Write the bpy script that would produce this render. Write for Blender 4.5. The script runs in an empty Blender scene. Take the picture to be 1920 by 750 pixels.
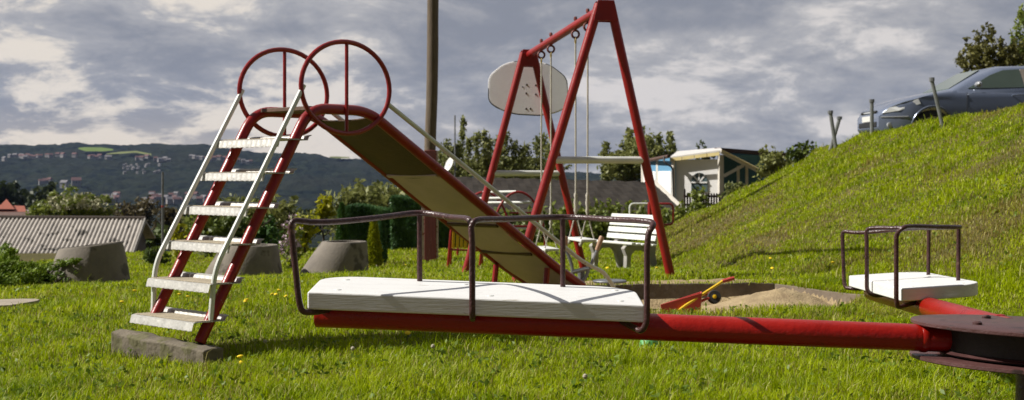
import bpy, math, random
import numpy as np
from mathutils import Vector, Matrix

rng = np.random.default_rng(7)
random.seed(7)
R = math.radians
SC = bpy.context.scene
COL = SC.collection
F, CX, HY, CZ = 2400.0, 960.0, 330.0, 1.0      # focal length in px, optical column, horizon row, eye height


def at(px, py, d):
    return Vector(((px - CX) / F * d, d, CZ + (HY - py) / F * d))


def nrm(v):
    v = np.asarray(v, float)
    return v / (np.linalg.norm(v) + 1e-12)


# ------------------------------------------------------------------ noise
_LAT = np.random.default_rng(3).random((256, 256))


def vnoise(x, y):
    x = np.asarray(x, float); y = np.asarray(y, float)
    xi = np.floor(x).astype(int); yi = np.floor(y).astype(int)
    fx = x - xi; fy = y - yi
    fx = fx * fx * (3 - 2 * fx); fy = fy * fy * (3 - 2 * fy)
    a = _LAT[xi & 255, yi & 255]; b = _LAT[(xi + 1) & 255, yi & 255]
    c = _LAT[xi & 255, (yi + 1) & 255]; e = _LAT[(xi + 1) & 255, (yi + 1) & 255]
    return (a * (1 - fx) + b * fx) * (1 - fy) + (c * (1 - fx) + e * fx) * fy


def fbm(x, y, o=4):
    s = 0; a = .5; t = 0
    for i in range(o):
        s = s + a * vnoise(np.asarray(x) * 2 ** i + 17 * i, np.asarray(y) * 2 ** i + 31 * i); t += a; a *= .5
    return s / t


def sstep(t):
    t = np.clip(t, 0, 1)
    return t * t * (3 - 2 * t)


# ------------------------------------------------------------------ terrain of the playground
_dd = np.linspace(-4, 62, 1321)
_pp = np.interp(_dd, [-4, 5.5, 7, 9, 11.4, 14.2, 19, 22, 30, 32, 36, 60],
                [-.95, -.985, -1.015, -.955, -.925, -1.1, -1.44, -1.46, -1.6, -1.75, -2.9, -6])
_k = np.hanning(41); _k /= _k.sum()
_pp = np.convolve(np.pad(_pp, 20, mode='edge'), _k, 'valid')
PIT = [at(1050, 533, 10.75), at(1452, 529, 10.75), at(1648, 557, 9.75), at(1575, 583, 8.95), at(1030, 583, 8.95)]
PITXY = [(p.x, p.y) for p in PIT]


def in_poly(x, y, poly):
    x = np.asarray(x); y = np.asarray(y)
    ins = np.zeros(np.broadcast(x, y).shape, bool)
    n = len(poly)
    for i in range(n):
        x0, y0 = poly[i]; x1, y1 = poly[(i + 1) % n]
        c = ((y0 > y) != (y1 > y)) & (x < (x1 - x0) * (y - y0) / (y1 - y0 + 1e-12) + x0)
        ins ^= c
    return ins


def G(x, d, pit=False):
    x = np.asarray(x, float); d = np.asarray(d, float)
    base = np.interp(d, _dd, _pp) + .035 * np.clip(x + 1.2, -6, 0) * sstep((d - 6.5) / 3) + .012 * np.clip(x, 0, 2)
    base = base - .04 * np.exp(-(((x + 1.9) / .8) ** 2 + ((d - 7.05) / .6) ** 2))
    base = base + .03 * (fbm(x * .8, d * .8, 2) - .5)
    xb = np.interp(d, [3, 6, 8, 11, 15, 24], [4.6, 4.1, 3.5, 2.75, 2.1, 1.9])
    xc = np.interp(d, [3, 16.5, 19, 22, 24], [6.9, 6.6, 6.49, 6.23, 6.0])
    zc = np.interp(d, [3, 16.5, 19, 22, 24], [.86, .90, .85, .73, .50])
    t = np.clip((x - xb) / (xc - xb), 0, 1)
    tt = .93 * t + .07 * sstep(t)
    over = sstep((x - xc) / .8)
    dend = 24.2 + 2.2 * np.clip(x - 5.6, 0, 6)
    fall = 1 - sstep((d - dend) / 3.0)
    h = (zc - .40 * over - base) * tt * fall
    z = base + np.maximum(h, 0) + (t > .05) * fall * (.10 * (fbm(x * .9 + 9, d * .5, 3) - .5) + .10 * (fbm(x * 2.6 + 3, d * 1.3, 2) - .5))
    if pit:
        z = np.where(in_poly(x, d, PITXY), -1.25, z)
    return z + CZ


def on_ground(px, py, lo=4.0, hi=60.0):
    k = (px - CX) / F; s = (HY - py) / F
    ds = np.linspace(lo, hi, 4000)
    g = G(k * ds, ds) - (CZ + s * ds)
    i = np.argmax(g > 0)
    d = ds[i] if g.max() > 0 else hi
    return Vector((k * d, d, float(G(k * d, d))))


def base_at(px, d):
    x = (px - CX) / F * d
    return Vector((x, d, float(G(x, d))))


# ------------------------------------------------------------------ mesh builder
class MB:
    def __init__(s):
        s.v = []; s.f = []; s.mi = []; s.cur = 0

    def add(s, vs, fs):
        o = len(s.v)
        s.v += [tuple(v) for v in vs]
        for f in fs:
            s.f.append(tuple(i + o for i in f)); s.mi.append(s.cur)
        return s

    def box(s, c, size, ax=None):
        c = np.array(c, float); h = np.array(size, float) / 2
        A = np.eye(3) if ax is None else np.array([nrm(a) for a in ax])
        vs = []
        for sz in (-1, 1):
            for sx, sy in ((-1, -1), (1, -1), (1, 1), (-1, 1)):
                vs.append(c + A[0] * h[0] * sx + A[1] * h[1] * sy + A[2] * h[2] * sz)
        return s.add(vs, [(3, 2, 1, 0), (4, 5, 6, 7), (0, 1, 5, 4), (1, 2, 6, 5), (2, 3, 7, 6), (3, 0, 4, 7)])

    def beam(s, a, b, w, h, up=(0, 0, 1)):
        a = np.array(a, float); b = np.array(b, float)
        x = nrm(b - a); y = nrm(np.cross(up, x)); z = np.cross(x, y)
        return s.box((a + b) / 2, (np.linalg.norm(b - a), w, h), (x, y, z))

    def tube(s, path, r, n=12, caps=True, closed=False, jit=0.0):
        P = [np.array(p, float) for p in path]
        m = len(P)
        rs = r if hasattr(r, '__len__') else [r] * m
        T = []
        for i in range(m):
            a = P[(i - 1) % m] if (closed or i > 0) else P[i]
            b = P[(i + 1) % m] if (closed or i < m - 1) else P[i]
            T.append(nrm(b - a))
        u = np.array((0, 0, 1.)) if abs(T[0][2]) < .9 else np.array((1., 0, 0))
        vs = []
        for i in range(m):
            u = nrm(u - T[i] * np.dot(u, T[i])); w = np.cross(T[i], u)
            for k in range(n):
                a = 2 * math.pi * k / n
                rr = rs[i] * (1 + (jit * (random.random() - .5) if jit else 0))
                vs.append(P[i] + rr * (u * math.cos(a) + w * math.sin(a)))
        fs = []
        for i in range(m if closed else m - 1):
            j = (i + 1) % m
            for k in range(n):
                l = (k + 1) % n
                fs.append((i * n + k, i * n + l, j * n + l, j * n + k))
        if caps and not closed:
            fs.append(tuple(range(n - 1, -1, -1))); fs.append(tuple((m - 1) * n + k for k in range(n)))
        return s.add(vs, fs)

    def lathe(s, prof, c=(0, 0, 0), n=24, M=None, caps=True):
        c = np.array(c, float); vs = []
        for r, z in prof:
            for k in range(n):
                a = 2 * math.pi * k / n
                p = np.array((r * math.cos(a), r * math.sin(a), z))
                if M is not None: p = np.array(M) @ p
                vs.append(c + p)
        fs = []
        for i in range(len(prof) - 1):
            for k in range(n):
                l = (k + 1) % n
                fs.append((i * n + k, i * n + l, (i + 1) * n + l, (i + 1) * n + k))
        if caps:
            fs.append(tuple(range(n - 1, -1, -1))); fs.append(tuple((len(prof) - 1) * n + k for k in range(n)))
        return s.add(vs, fs)

    def prism(s, pts, dirv):
        """closed outline of 3D points extruded by the vector dirv"""
        n = len(pts); dv = np.array(dirv, float)
        vs = [np.array(p, float) for p in pts] + [np.array(p, float) + dv for p in pts]
        fs = [tuple(range(n - 1, -1, -1)), tuple(range(n, 2 * n))]
        for i in range(n):
            j = (i + 1) % n
            fs.append((i, j, j + n, i + n))
        return s.add(vs, fs)

    def loft(s, rings, close=True, capa=True, capb=True):
        n = len(rings[0]); vs = [p for r in rings for p in r]; fs = []
        for i in range(len(rings) - 1):
            for k in range(n if close else n - 1):
                l = (k + 1) % n
                fs.append((i * n + k, i * n + l, (i + 1) * n + l, (i + 1) * n + k))
        if capa: fs.append(tuple(range(n - 1, -1, -1)))
        if capb: fs.append(tuple((len(rings) - 1) * n + k for k in range(n)))
        return s.add(vs, fs)


def fillet(pts, r, n=6):
    P = [np.array(p, float) for p in pts]
    rr = r if hasattr(r, '__len__') else [r] * len(P)
    out = [P[0]]
    for i in range(1, len(P) - 1):
        a, b, c = P[i - 1], P[i], P[i + 1]
        q = min(rr[i], .49 * np.linalg.norm(a - b), .49 * np.linalg.norm(c - b))
        s = b + nrm(a - b) * q; e = b + nrm(c - b) * q
        for k in range(n + 1):
            t = k / n
            out.append((1 - t) ** 2 * s + 2 * t * (1 - t) * b + t * t * e)
    out.append(P[-1])
    return out


def catmull(pts, n=6):
    P = [np.array(p, float) for p in pts]
    P = [2 * P[0] - P[1]] + P + [2 * P[-1] - P[-2]]
    out = []
    for i in range(1, len(P) - 2):
        for k in range(n):
            t = k / n
            out.append(.5 * ((2 * P[i]) + (-P[i - 1] + P[i + 1]) * t + (2 * P[i - 1] - 5 * P[i] + 4 * P[i + 1] - P[i + 2]) * t * t
                             + (-P[i - 1] + 3 * P[i] - 3 * P[i + 1] + P[i + 2]) * t ** 3))
    out.append(P[-2])
    return out


def link(name, me, mats, parent=None):
    o = bpy.data.objects.new(name, me)
    for m in (mats if isinstance(mats, (list, tuple)) else [mats]):
        me.materials.append(m)
    COL.objects.link(o)
    if parent is not None:
        o.parent = parent
        if parent.type == 'EMPTY':
            o.matrix_parent_inverse = Matrix.Translation(-parent.location)
        else:
            o.matrix_parent_inverse = Matrix.Identity(4)
    return o


def build(name, mb, mats, parent=None, smooth=True, bevel=0.0, seg=2, angle=35):
    me = bpy.data.meshes.new(name)
    me.from_pydata([tuple(map(float, v)) for v in mb.v], [], mb.f)
    import bmesh
    bm = bmesh.new(); bm.from_mesh(me)
    bm.faces.ensure_lookup_table()
    for f, i in zip(bm.faces, mb.mi): f.material_index = i
    bmesh.ops.recalc_face_normals(bm, faces=bm.faces)
    bm.to_mesh(me); bm.free()
    if smooth:
        me.polygons.foreach_set('use_smooth', [True] * len(me.polygons))
        me.set_sharp_from_angle(angle=R(angle))
    o = link(name, me, mats, parent)
    if bevel:
        b = o.modifiers.new('bevel', 'BEVEL'); b.width = bevel; b.segments = seg; b.limit_method = 'ANGLE'; b.angle_limit = R(40)
        b.harden_normals = True
    return o


def np_mesh(name, V, quads=None, tris=None, mats=None, parent=None, attrs=None, smooth=False, mi=None):
    me = bpy.data.meshes.new(name)
    nq = 0 if quads is None else len(quads); nt = 0 if tris is None else len(tris)
    me.vertices.add(len(V)); me.vertices.foreach_set('co', np.ascontiguousarray(V, np.float32).ravel())
    loops = []
    if nq: loops.append(np.asarray(quads, np.int32).ravel())
    if nt: loops.append(np.asarray(tris, np.int32).ravel())
    L = np.concatenate(loops)
    me.loops.add(len(L)); me.loops.foreach_set('vertex_index', L)
    st = np.concatenate([np.arange(nq) * 4, nq * 4 + np.arange(nt) * 3]).astype(np.int32)
    me.polygons.add(nq + nt); me.polygons.foreach_set('loop_start', st)
    if smooth: me.polygons.foreach_set('use_smooth', np.ones(nq + nt, bool))
    if mi is not None: me.polygons.foreach_set('material_index', np.asarray(mi, np.int32))
    for k, a in (attrs or {}).items():
        at_ = me.attributes.new(k, 'FLOAT', 'POINT'); at_.data.foreach_set('value', np.asarray(a, np.float32))
    me.update(calc_edges=True); me.validate()
    return link(name, me, mats, parent)


def thing(name, label, cat, loc=(0, 0, 0), group=None):
    o = bpy.data.objects.new(name, None); COL.objects.link(o)
    o.location = Vector(loc); o.empty_display_size = .1
    o['label'] = label; o['category'] = cat
    if group: o['group'] = group
    return o


def tag(o, label, cat, group=None):
    o['label'] = label; o['category'] = cat
    if group: o['group'] = group
    return o


def struct(o, kind='structure'):
    o['kind'] = kind
    return o


# ------------------------------------------------------------------ materials
def mat(name, col, rough=.6, var=.15, scale=8, metal=0.0, bump=0.0, bscale=40, col2=None, spots=None, spot_at=.62, spot_scale=25,
        coat=0.0, spec=.5, stretch=None):
    m = bpy.data.materials.new(name); m.use_nodes = True
    nt = m.node_tree; N = nt.nodes; L = nt.links
    b = N['Principled BSDF']
    b.inputs['Roughness'].default_value = rough; b.inputs['Metallic'].default_value = metal
    b.inputs['Specular IOR Level'].default_value = spec
    if coat: b.inputs['Coat Weight'].default_value = coat; b.inputs['Coat Roughness'].default_value = .08
    tc = N.new('ShaderNodeTexCoord'); mp = N.new('ShaderNodeMapping')
    if stretch: mp.inputs['Scale'].default_value = stretch
    L.new(tc.outputs['Object'], mp.inputs['Vector'])
    n1 = N.new('ShaderNodeTexNoise'); n1.inputs['Scale'].default_value = scale; n1.inputs['Detail'].default_value = 6
    n1.inputs['Roughness'].default_value = .65
    L.new(mp.outputs['Vector'], n1.inputs['Vector'])
    mx = N.new('ShaderNodeMix'); mx.data_type = 'RGBA'
    c = np.array(col); lo = np.clip(c * (1 - var), 0, 1); hi = np.clip(c * (1 + var), 0, 1)
    if col2 is not None: lo = np.array(col); hi = np.array(col2)
    mx.inputs['A'].default_value = (*lo, 1); mx.inputs['B'].default_value = (*hi, 1)
    mr = N.new('ShaderNodeMapRange'); mr.inputs['From Min'].default_value = .3; mr.inputs['From Max'].default_value = .7
    L.new(n1.outputs['Fac'], mr.inputs['Value']); L.new(mr.outputs['Result'], mx.inputs['Factor'])
    out = mx.outputs['Result']
    if spots is not None:
        n2 = N.new('ShaderNodeTexNoise'); n2.inputs['Scale'].default_value = spot_scale; n2.inputs['Detail'].default_value = 5
        L.new(mp.outputs['Vector'], n2.inputs['Vector'])
        r2 = N.new('ShaderNodeMapRange'); r2.inputs['From Min'].default_value = spot_at; r2.inputs['From Max'].default_value = spot_at + .04
        L.new(n2.outputs['Fac'], r2.inputs['Value'])
        m2 = N.new('ShaderNodeMix'); m2.data_type = 'RGBA'; m2.inputs['B'].default_value = (*spots, 1)
        L.new(r2.outputs['Result'], m2.inputs['Factor']); L.new(out, m2.inputs['A']); out = m2.outputs['Result']
    L.new(out, b.inputs['Base Color'])
    rr = N.new('ShaderNodeMapRange'); rr.inputs['To Min'].default_value = max(.03, rough - .12); rr.inputs['To Max'].default_value = min(1, rough + .12)
    L.new(n1.outputs['Fac'], rr.inputs['Value']); L.new(rr.outputs['Result'], b.inputs['Roughness'])
    if bump:
        n3 = N.new('ShaderNodeTexNoise'); n3.inputs['Scale'].default_value = bscale; n3.inputs['Detail'].default_value = 5
        L.new(mp.outputs['Vector'], n3.inputs['Vector'])
        bp = N.new('ShaderNodeBump'); bp.inputs['Strength'].default_value = bump; bp.inputs['Distance'].default_value = .01
        L.new(n3.outputs['Fac'], bp.inputs['Height']); L.new(bp.outputs['Normal'], b.inputs['Normal'])
    return m


def leaf_mat(name, c1, c2, dry=None, trans=.35, rough=.5, spec=.3, clump=3.0):
    """foliage: hue varies leaf by leaf and clump by clump"""
    m = bpy.data.materials.new(name); m.use_nodes = True
    nt = m.node_tree; N = nt.nodes; L = nt.links
    b = N['Principled BSDF']; b.inputs['Roughness'].default_value = rough; b.inputs['Specular IOR Level'].default_value = spec
    geo = N.new('ShaderNodeNewGeometry'); tc = N.new('ShaderNodeTexCoord')
    n1 = N.new('ShaderNodeTexNoise'); n1.inputs['Scale'].default_value = clump; n1.inputs['Detail'].default_value = 3
    L.new(tc.outputs['Object'], n1.inputs['Vector'])
    ad = N.new('ShaderNodeMath'); ad.operation = 'MULTIPLY_ADD'; ad.inputs[1].default_value = .5
    L.new(geo.outputs['Random Per Island'], ad.inputs[0])
    mr = N.new('ShaderNodeMapRange'); mr.inputs['From Min'].default_value = .3; mr.inputs['From Max'].default_value = .7
    mr.inputs['To Max'].default_value = .6
    L.new(n1.outputs['Fac'], mr.inputs['Value']); L.new(mr.outputs['Result'], ad.inputs[2])
    mx = N.new('ShaderNodeMix'); mx.data_type = 'RGBA'
    mx.inputs['A'].default_value = (*c1, 1); mx.inputs['B'].default_value = (*c2, 1)
    L.new(ad.outputs[0], mx.inputs['Factor'])
    out = mx.outputs['Result']
    if dry is not None:
        a = N.new('ShaderNodeAttribute'); a.attribute_name = 'dry'
        m2 = N.new('ShaderNodeMix'); m2.data_type = 'RGBA'; m2.inputs['B'].default_value = (*dry, 1)
        L.new(a.outputs['Fac'], m2.inputs['Factor']); L.new(out, m2.inputs['A']); out = m2.outputs['Result']
        st = N.new('ShaderNodeMapRange'); st.inputs['From Min'].default_value = .90; st.inputs['From Max'].default_value = .93
        st.inputs['To Max'].default_value = .75
        L.new(geo.outputs['Random Per Island'], st.inputs['Value'])
        m3 = N.new('ShaderNodeMix'); m3.data_type = 'RGBA'; m3.inputs['B'].default_value = (.66, .62, .26, 1)
        L.new(st.outputs['Result'], m3.inputs['Factor']); L.new(out, m3.inputs['A']); out = m3.outputs['Result']
    L.new(out, b.inputs['Base Color'])
    tr = N.new('ShaderNodeBsdfTranslucent'); L.new(out, tr.inputs['Color'])
    ms = N.new('ShaderNodeMixShader'); ms.inputs['Fac'].default_value = trans
    L.new(b.outputs['BSDF'], ms.inputs[1]); L.new(tr.outputs['BSDF'], ms.inputs[2])
    L.new(ms.outputs['Shader'], N['Material Output'].inputs['Surface'])
    return m


M = {}
M['red'] = mat('red_paint', (.27, .013, .013), .32, .22, 6, bump=.12, bscale=60, spots=(.34, .20, .17), spot_at=.70, spot_scale=55)
M['red_arm'] = mat('red_arm_paint', (.31, .008, .004), .30, .18, 5, bump=.25, bscale=45, spots=(.14, .012, .010), spot_at=.70, spot_scale=40)
M['swing_red'] = mat('swing_red_paint', (.28, .013, .012), .35, .2, 4, bump=.1, bscale=50, spots=(.30, .15, .12), spot_at=.71, spot_scale=45)
M['white'] = mat('white_paint', (.78, .79, .76), .42, .06, 5, bump=.18, bscale=30, spots=(.42, .40, .34), spot_at=.70, spot_scale=18)
M['plank'] = mat('white_plank_paint', (.80, .80, .79), .45, .04, 3, bump=.22, bscale=14, stretch=(1.0, 7, 10), spots=(.46, .42, .34), spot_at=.685, spot_scale=11)
M['rail_white'] = mat('white_tube_paint', (.70, .72, .68), .40, .1, 6, bump=.1, spots=(.35, .30, .22), spot_at=.69, spot_scale=22)
M['maroon'] = mat('brown_rail_paint', (.060, .026, .026), .30, .35, 14, bump=.4, bscale=90, spots=(.15, .085, .06), spot_at=.66, spot_scale=38)
M['hub'] = mat('brown_hub_paint', (.085, .038, .036), .42, .3, 6, bump=.4, bscale=50, spots=(.03, .016, .014), spot_at=.62, spot_scale=9)
M['black'] = mat('black_metal', (.02, .016, .014), .6, .3, 8, bump=.3)
M['step'] = mat('galvanised_step', (.52, .51, .48), .48, .12, 12, metal=.35, bump=.15, bscale=60, spots=(.36, .31, .24), spot_at=.70, spot_scale=16)
M['tread'] = mat('step_tread', (.42, .36, .26), .7, .25, 14, metal=.1, bump=.5, bscale=90)
M['steel'] = mat('grey_steel', (.22, .23, .24), .45, .2, 10, metal=.5, bump=.2)
M['galv'] = mat('galvanised_post', (.20, .21, .21), .55, .25, 8, metal=.2, bump=.2)
M['chute_dark'] = mat('dark_brown_chute', (.075, .044, .030), .6, .3, 5, bump=.3, col2=(.13, .075, .05))  # platform and upper panel: a darker brown than the lower panels
M['chute_tan'] = mat('tan_chute', (.66, .50, .54), .6, .10, 4, bump=.25, spots=(.40, .28, .26), spot_at=.70, spot_scale=8)
M['concrete'] = mat('old_concrete', (.30, .27, .23), .9, .3, 5, bump=.6, bscale=40, spots=(.15, .13, .10), spot_at=.58, spot_scale=5)
M['conc_ring'] = mat('grey_brown_concrete', (.20, .175, .145), .92, .25, 3, bump=.5, bscale=30, spots=(.10, .088, .07), spot_at=.58, spot_scale=3)
M['footing'] = mat('mossy_footing', (.16, .135, .10), .95, .3, 8, bump=1.0, bscale=28, spots=(.13, .12, .06), spot_at=.55, spot_scale=9)
M['kerb'] = mat('shaded_kerb', (.13, .105, .08), .95, .35, 5, bump=.6, bscale=30)  # shade of the pit's back wall worked into the concrete colour
M['kerb_pale'] = mat('sandy_kerb', (.17, .135, .10), .95, .3, 5, bump=.6, bscale=30)
M['sand'] = mat('sand', (.25, .18, .10), .95, .25, 9, bump=1.0, bscale=60, col2=(.44, .34, .19))
M['soil'] = mat('soil', (.060, .062, .016), 1.0, .4, 3, bump=.6, bscale=25, col2=(.125, .098, .042), spec=.1)
M['path'] = mat('path', (.34, .29, .23), .95, .2, 6, bump=.5)
M['rope'] = mat('rope', (.52, .49, .42), .9, .15, 60, bump=.6, bscale=200)
M['hook'] = mat('dark_red_iron', (.16, .03, .02), .5, .3, 20)
M['brass'] = mat('brass_shackle', (.42, .33, .15), .4, .2, 20, metal=.7)
M['board'] = mat('white_board', (.82, .83, .88), .5, .03, 5, bump=.1, spots=(.60, .56, .50), spot_at=.74, spot_scale=10)
M['board_edge'] = mat('worn_board_edge', (.80, .80, .80), .6, .1, 5, spots=(.04, .035, .03), spot_at=.50, spot_scale=3.5)
M['bolt'] = mat('bolt_dark', (.06, .055, .05), .5, .2, 20)
M['wood_pole'] = mat('weathered_pole', (.10, .075, .052), .9, .3, 6, bump=.7, bscale=18, stretch=(9, 9, .7), col2=(.19, .145, .10))
M['pole_red'] = mat('faded_red_boards', (.21, .045, .035), .75, .25, 6, bump=.4, stretch=(6, 6, .6), spots=(.30, .16, .12), spot_at=.66, spot_scale=14)
M['pole_white'] = mat('peeling_white_board', (.52, .42, .36), .8, .2, 10, bump=.4, spots=(.25, .08, .06), spot_at=.56, spot_scale=18)
M['wood_grip'] = mat('wooden_grip', (.42, .26, .17), .6, .2, 12, stretch=(2, 2, .6))
M['bench_conc'] = mat('bench_concrete', (.36, .345, .32), .9, .15, 8, bump=.4)
M['yellow'] = mat('yellow_plastic', (.75, .48, .01), .4, .08, 5)
M['toy_red'] = mat('red_plastic', (.46, .055, .045), .5, .15, 5)
M['toy_green'] = mat('green_plastic', (.12, .42, .15), .4, .1, 5)
M['rubber'] = mat('rubber', (.025, .024, .023), .7, .3, 20)
M['roof_felt'] = mat('black_roofing_felt', (.022, .019, .016), .95, .25, 2.5, bump=.4, bscale=12, stretch=(.6, 5, 5), col2=(.060, .052, .045), spec=.1)
M['asbestos'] = mat('corrugated_cement', (.42, .385, .345), .9, .2, 1.4, bump=.4, bscale=8, spots=(.11, .10, .085), spot_at=.60, spot_scale=2.2)
M['shed_wall'] = mat('grey_shed_wall', (.33, .31, .28), .9, .2, 3)
M['dark_wood'] = mat('dark_wood', (.05, .035, .025), .85, .3, 6)
M['blue_wall'] = mat('blue_board_wall', (.12, .30, .47), .75, .12, 4, stretch=(6, 6, .5))
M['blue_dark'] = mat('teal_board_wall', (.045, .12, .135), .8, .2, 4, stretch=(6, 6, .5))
M['tarp'] = mat('white_tarpaulin', (.88, .87, .86), .6, .04, 2, bump=.5, bscale=4)
M['fascia'] = mat('cream_fascia', (.80, .66, .30), .7, .1, 4)
M['cream'] = mat('cream_timber', (.66, .62, .55), .7, .1, 4)
M['roof_white'] = mat('pale_roof_sheet', (.66, .64, .62), .7, .08, 4)
M['roof_brown'] = mat('brown_roof_edge', (.09, .05, .035), .8, .2, 4)
M['gutter'] = mat('brown_gutter', (.10, .055, .04), .6, .2, 6)
M['window_dark'] = mat('clear_tent_window', (.10, .14, .15), .15, .2, 4)
M['tile_red'] = mat('red_roof_tiles', (.30, .085, .05), .85, .25, 6, bump=.4, bscale=10)
M['tile_brown'] = mat('brown_roof_tiles', (.13, .075, .06), .85, .25, 4)
M['plaster'] = mat('plaster', (.52, .47, .41), .9, .1, 2)
M['far_white'] = mat('far_house_wall', (.30, .285, .28), .9, .05, .1)
M['far_red'] = mat('far_house_roof', (.15, .075, .068), .9, .15, .1)
M['far_grey'] = mat('far_grey_roof', (.20, .19, .20), .9, .15, .1)
M['picket'] = mat('brown_picket', (.06, .035, .03), .85, .3, 8)
M['bark'] = mat('bark', (.085, .065, .048), .95, .3, 6, bump=.7, bscale=12, stretch=(4, 4, .8))
M['car'] = mat('blue_grey_car_paint', (.165, .20, .29), .26, .05, 2, metal=.30, coat=1.0)
M['glass'] = mat('tinted_glass', (.10, .135, .115), .06, .1, 2, spec=.8)
M['chrome'] = mat('headlight_chrome', (.80, .82, .84), .10, .03, 2, metal=.15, coat=1.0)
M['grille'] = mat('black_grille', (.02, .02, .022), .5, .1, 10)
M['rim'] = mat('alloy_rim', (.40, .41, .42), .3, .05, 5, metal=.8)
M['pillar'] = mat('pillar_trim', (.46, .40, .34), .4, .05, 5, metal=.3)
M['mirror'] = mat('silver_mirror_cap', (.62, .64, .66), .18, .03, 5, metal=.7)
M['plate'] = mat('white_number_plate', (.65, .65, .63), .5, .03, 5)
M['dandelion'] = mat('dandelion_yellow', (.85, .62, .01), .8, .1, 30)
M['stalk'] = mat('green_stalk', (.10, .16, .03), .8, .1, 30)
M['fluff'] = mat('seed_head_fluff', (.40, .36, .28), .9, .2, 30)

M['grass'] = leaf_mat('grass_blades', (.120, .215, .001), (.490, .580, .003), dry=(.29, .21, .075), trans=.45, rough=.5, spec=.12, clump=1.6)
M['leaf_bush'] = leaf_mat('bush_leaves', (.075, .125, .014), (.28, .32, .05), trans=.3, spec=.5)
M['weed'] = leaf_mat('weed_leaves', (.07, .14, .010), (.20, .28, .03), trans=.3)
M['leaf_yellow'] = leaf_mat('golden_leaves', (.19, .22, .010), (.50, .47, .015), trans=.35)
M['leaf_dark'] = leaf_mat('dark_leaves', (.045, .085, .014), (.15, .19, .035), trans=.2)
M['leaf_far'] = leaf_mat('far_tree_leaves', (.022, .040, .014), (.070, .088, .028), trans=.2, clump=.25)
M['leaf_brown'] = leaf_mat('autumn_leaves', (.055, .048, .018), (.15, .115, .04), trans=.2, clump=.4)
M['leaf_olive'] = leaf_mat('olive_leaves', (.095, .12, .03), (.33, .34, .11), trans=.3, clump=.8)
M['cypress'] = leaf_mat('cypress_sprays', (.032, .090, .036), (.125, .23, .080), trans=.15, clump=1.2)
M['juniper'] = leaf_mat('juniper_sprays', (.055, .130, .010), (.24, .32, .03), trans=.2, clump=1.5)
M['thuja'] = leaf_mat('thuja_sprays', (.16, .22, .010), (.42, .42, .015), trans=.25)
M['thuja_dark'] = leaf_mat('dark_thuja_sprays', (.035, .10, .025), (.10, .19, .04), trans=.2)
M['hedge'] = leaf_mat('mixed_hedge_leaves', (.055, .090, .018), (.24, .27, .06), trans=.25, clump=1.0)
M['petal'] = mat('pale_petals', (.62, .48, .58), .8, .1, 20)
M['leaf_red'] = leaf_mat('copper_leaves', (.075, .075, .022), (.20, .19, .05), trans=.3)

# ------------------------------------------------------------------ world, sun, camera
SUN = nrm((-.80, -.01, .69))
elev = math.asin(SUN[2])
w = bpy.data.worlds.new('World'); SC.world = w; w.use_nodes = True
nt = w.node_tree; N = nt.nodes; L = nt.links
bg = N['Background']; bg.inputs['Strength'].default_value = .10
sky = N.new('ShaderNodeTexSky'); sky.sky_type = 'NISHITA'; sky.sun_disc = False
sky.sun_elevation = elev; sky.sun_rotation = math.atan2(SUN[0], SUN[1]) % (2 * math.pi)
tc = N.new('ShaderNodeTexCoord'); sp = N.new('ShaderNodeSeparateXYZ'); L.new(tc.outputs['Generated'], sp.inputs[0])


def mth(op, a, b=None, c=None):
    n = N.new('ShaderNodeMath'); n.operation = op
    for i, v in enumerate((a, b, c)):
        if v is None: continue
        if isinstance(v, (int, float)): n.inputs[i].default_value = v
        else: L.new(v, n.inputs[i])
    return n.outputs[0]


def rng_(v, a, b, c=0., e=1., smooth=True):
    n = N.new('ShaderNodeMapRange'); n.interpolation_type = 'SMOOTHSTEP' if smooth else 'LINEAR'
    n.inputs['From Min'].default_value = a; n.inputs['From Max'].default_value = b
    n.inputs['To Min'].default_value = c; n.inputs['To Max'].default_value = e
    L.new(v, n.inputs['Value']); return n.outputs['Result']


def mixc(f, a, b):
    n = N.new('ShaderNodeMix'); n.data_type = 'RGBA'
    for k, v in (('Factor', f), ('A', a), ('B', b)):
        if isinstance(v, tuple): n.inputs[k].default_value = (*v, 1)
        elif isinstance(v, (int, float)): n.inputs[k].default_value = v
        else: L.new(v, n.inputs[k])
    return n.outputs['Result']


zz = mth('ADD', mth('MAXIMUM', sp.outputs['Z'], 0.0), .34)
cb = N.new('ShaderNodeCombineXYZ')
L.new(mth('DIVIDE', sp.outputs['X'], zz), cb.inputs[0]); L.new(mth('DIVIDE', sp.outputs['Y'], zz), cb.inputs[1])


def cnoise(scale, detail, rough, off, dist=0.0):
    mp = N.new('ShaderNodeMapping'); mp.inputs['Location'].default_value = off
    L.new(cb.outputs[0], mp.inputs['Vector'])
    n = N.new('ShaderNodeTexNoise'); n.inputs['Scale'].default_value = scale; n.inputs['Detail'].default_value = detail
    n.inputs['Roughness'].default_value = rough; n.inputs['Distortion'].default_value = dist
    L.new(mp.outputs['Vector'], n.inputs['Vector']); return n.outputs['Fac']


nA = cnoise(2.1, 8, .60, (3.1, .7, 0), .3)
nB = cnoise(5.2, 9, .64, (7.7, 2.2, 1), .4)
nC = cnoise(1.2, 4, .5, (1.5, 9.2, 2))
nD = cnoise(15, 8, .6, (5.5, 4.2, 3), .3)
body = mth('ADD', mth('MULTIPLY', nA, .55), mth('ADD', mth('MULTIPLY', nB, .35), mth('MULTIPLY', nD, .10)))
azi = sp.outputs['X']
left = rng_(azi, .10, -.30)
low = rng_(sp.outputs['Z'], .115, .012)
c_grey = mixc(rng_(body, .41, .60), (1.85, 1.97, 2.30), (3.75, 3.68, 3.72))
lit = rng_(mth('ADD', body, mth('ADD', mth('MULTIPLY', mth('MULTIPLY', left, low), .085), mth('MULTIPLY', nC, .08))), .57, .635)
c_sky = mixc(lit, c_grey, mixc(left, (5.3, 5.0, 4.8), (6.0, 5.45, 4.75)))
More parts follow.
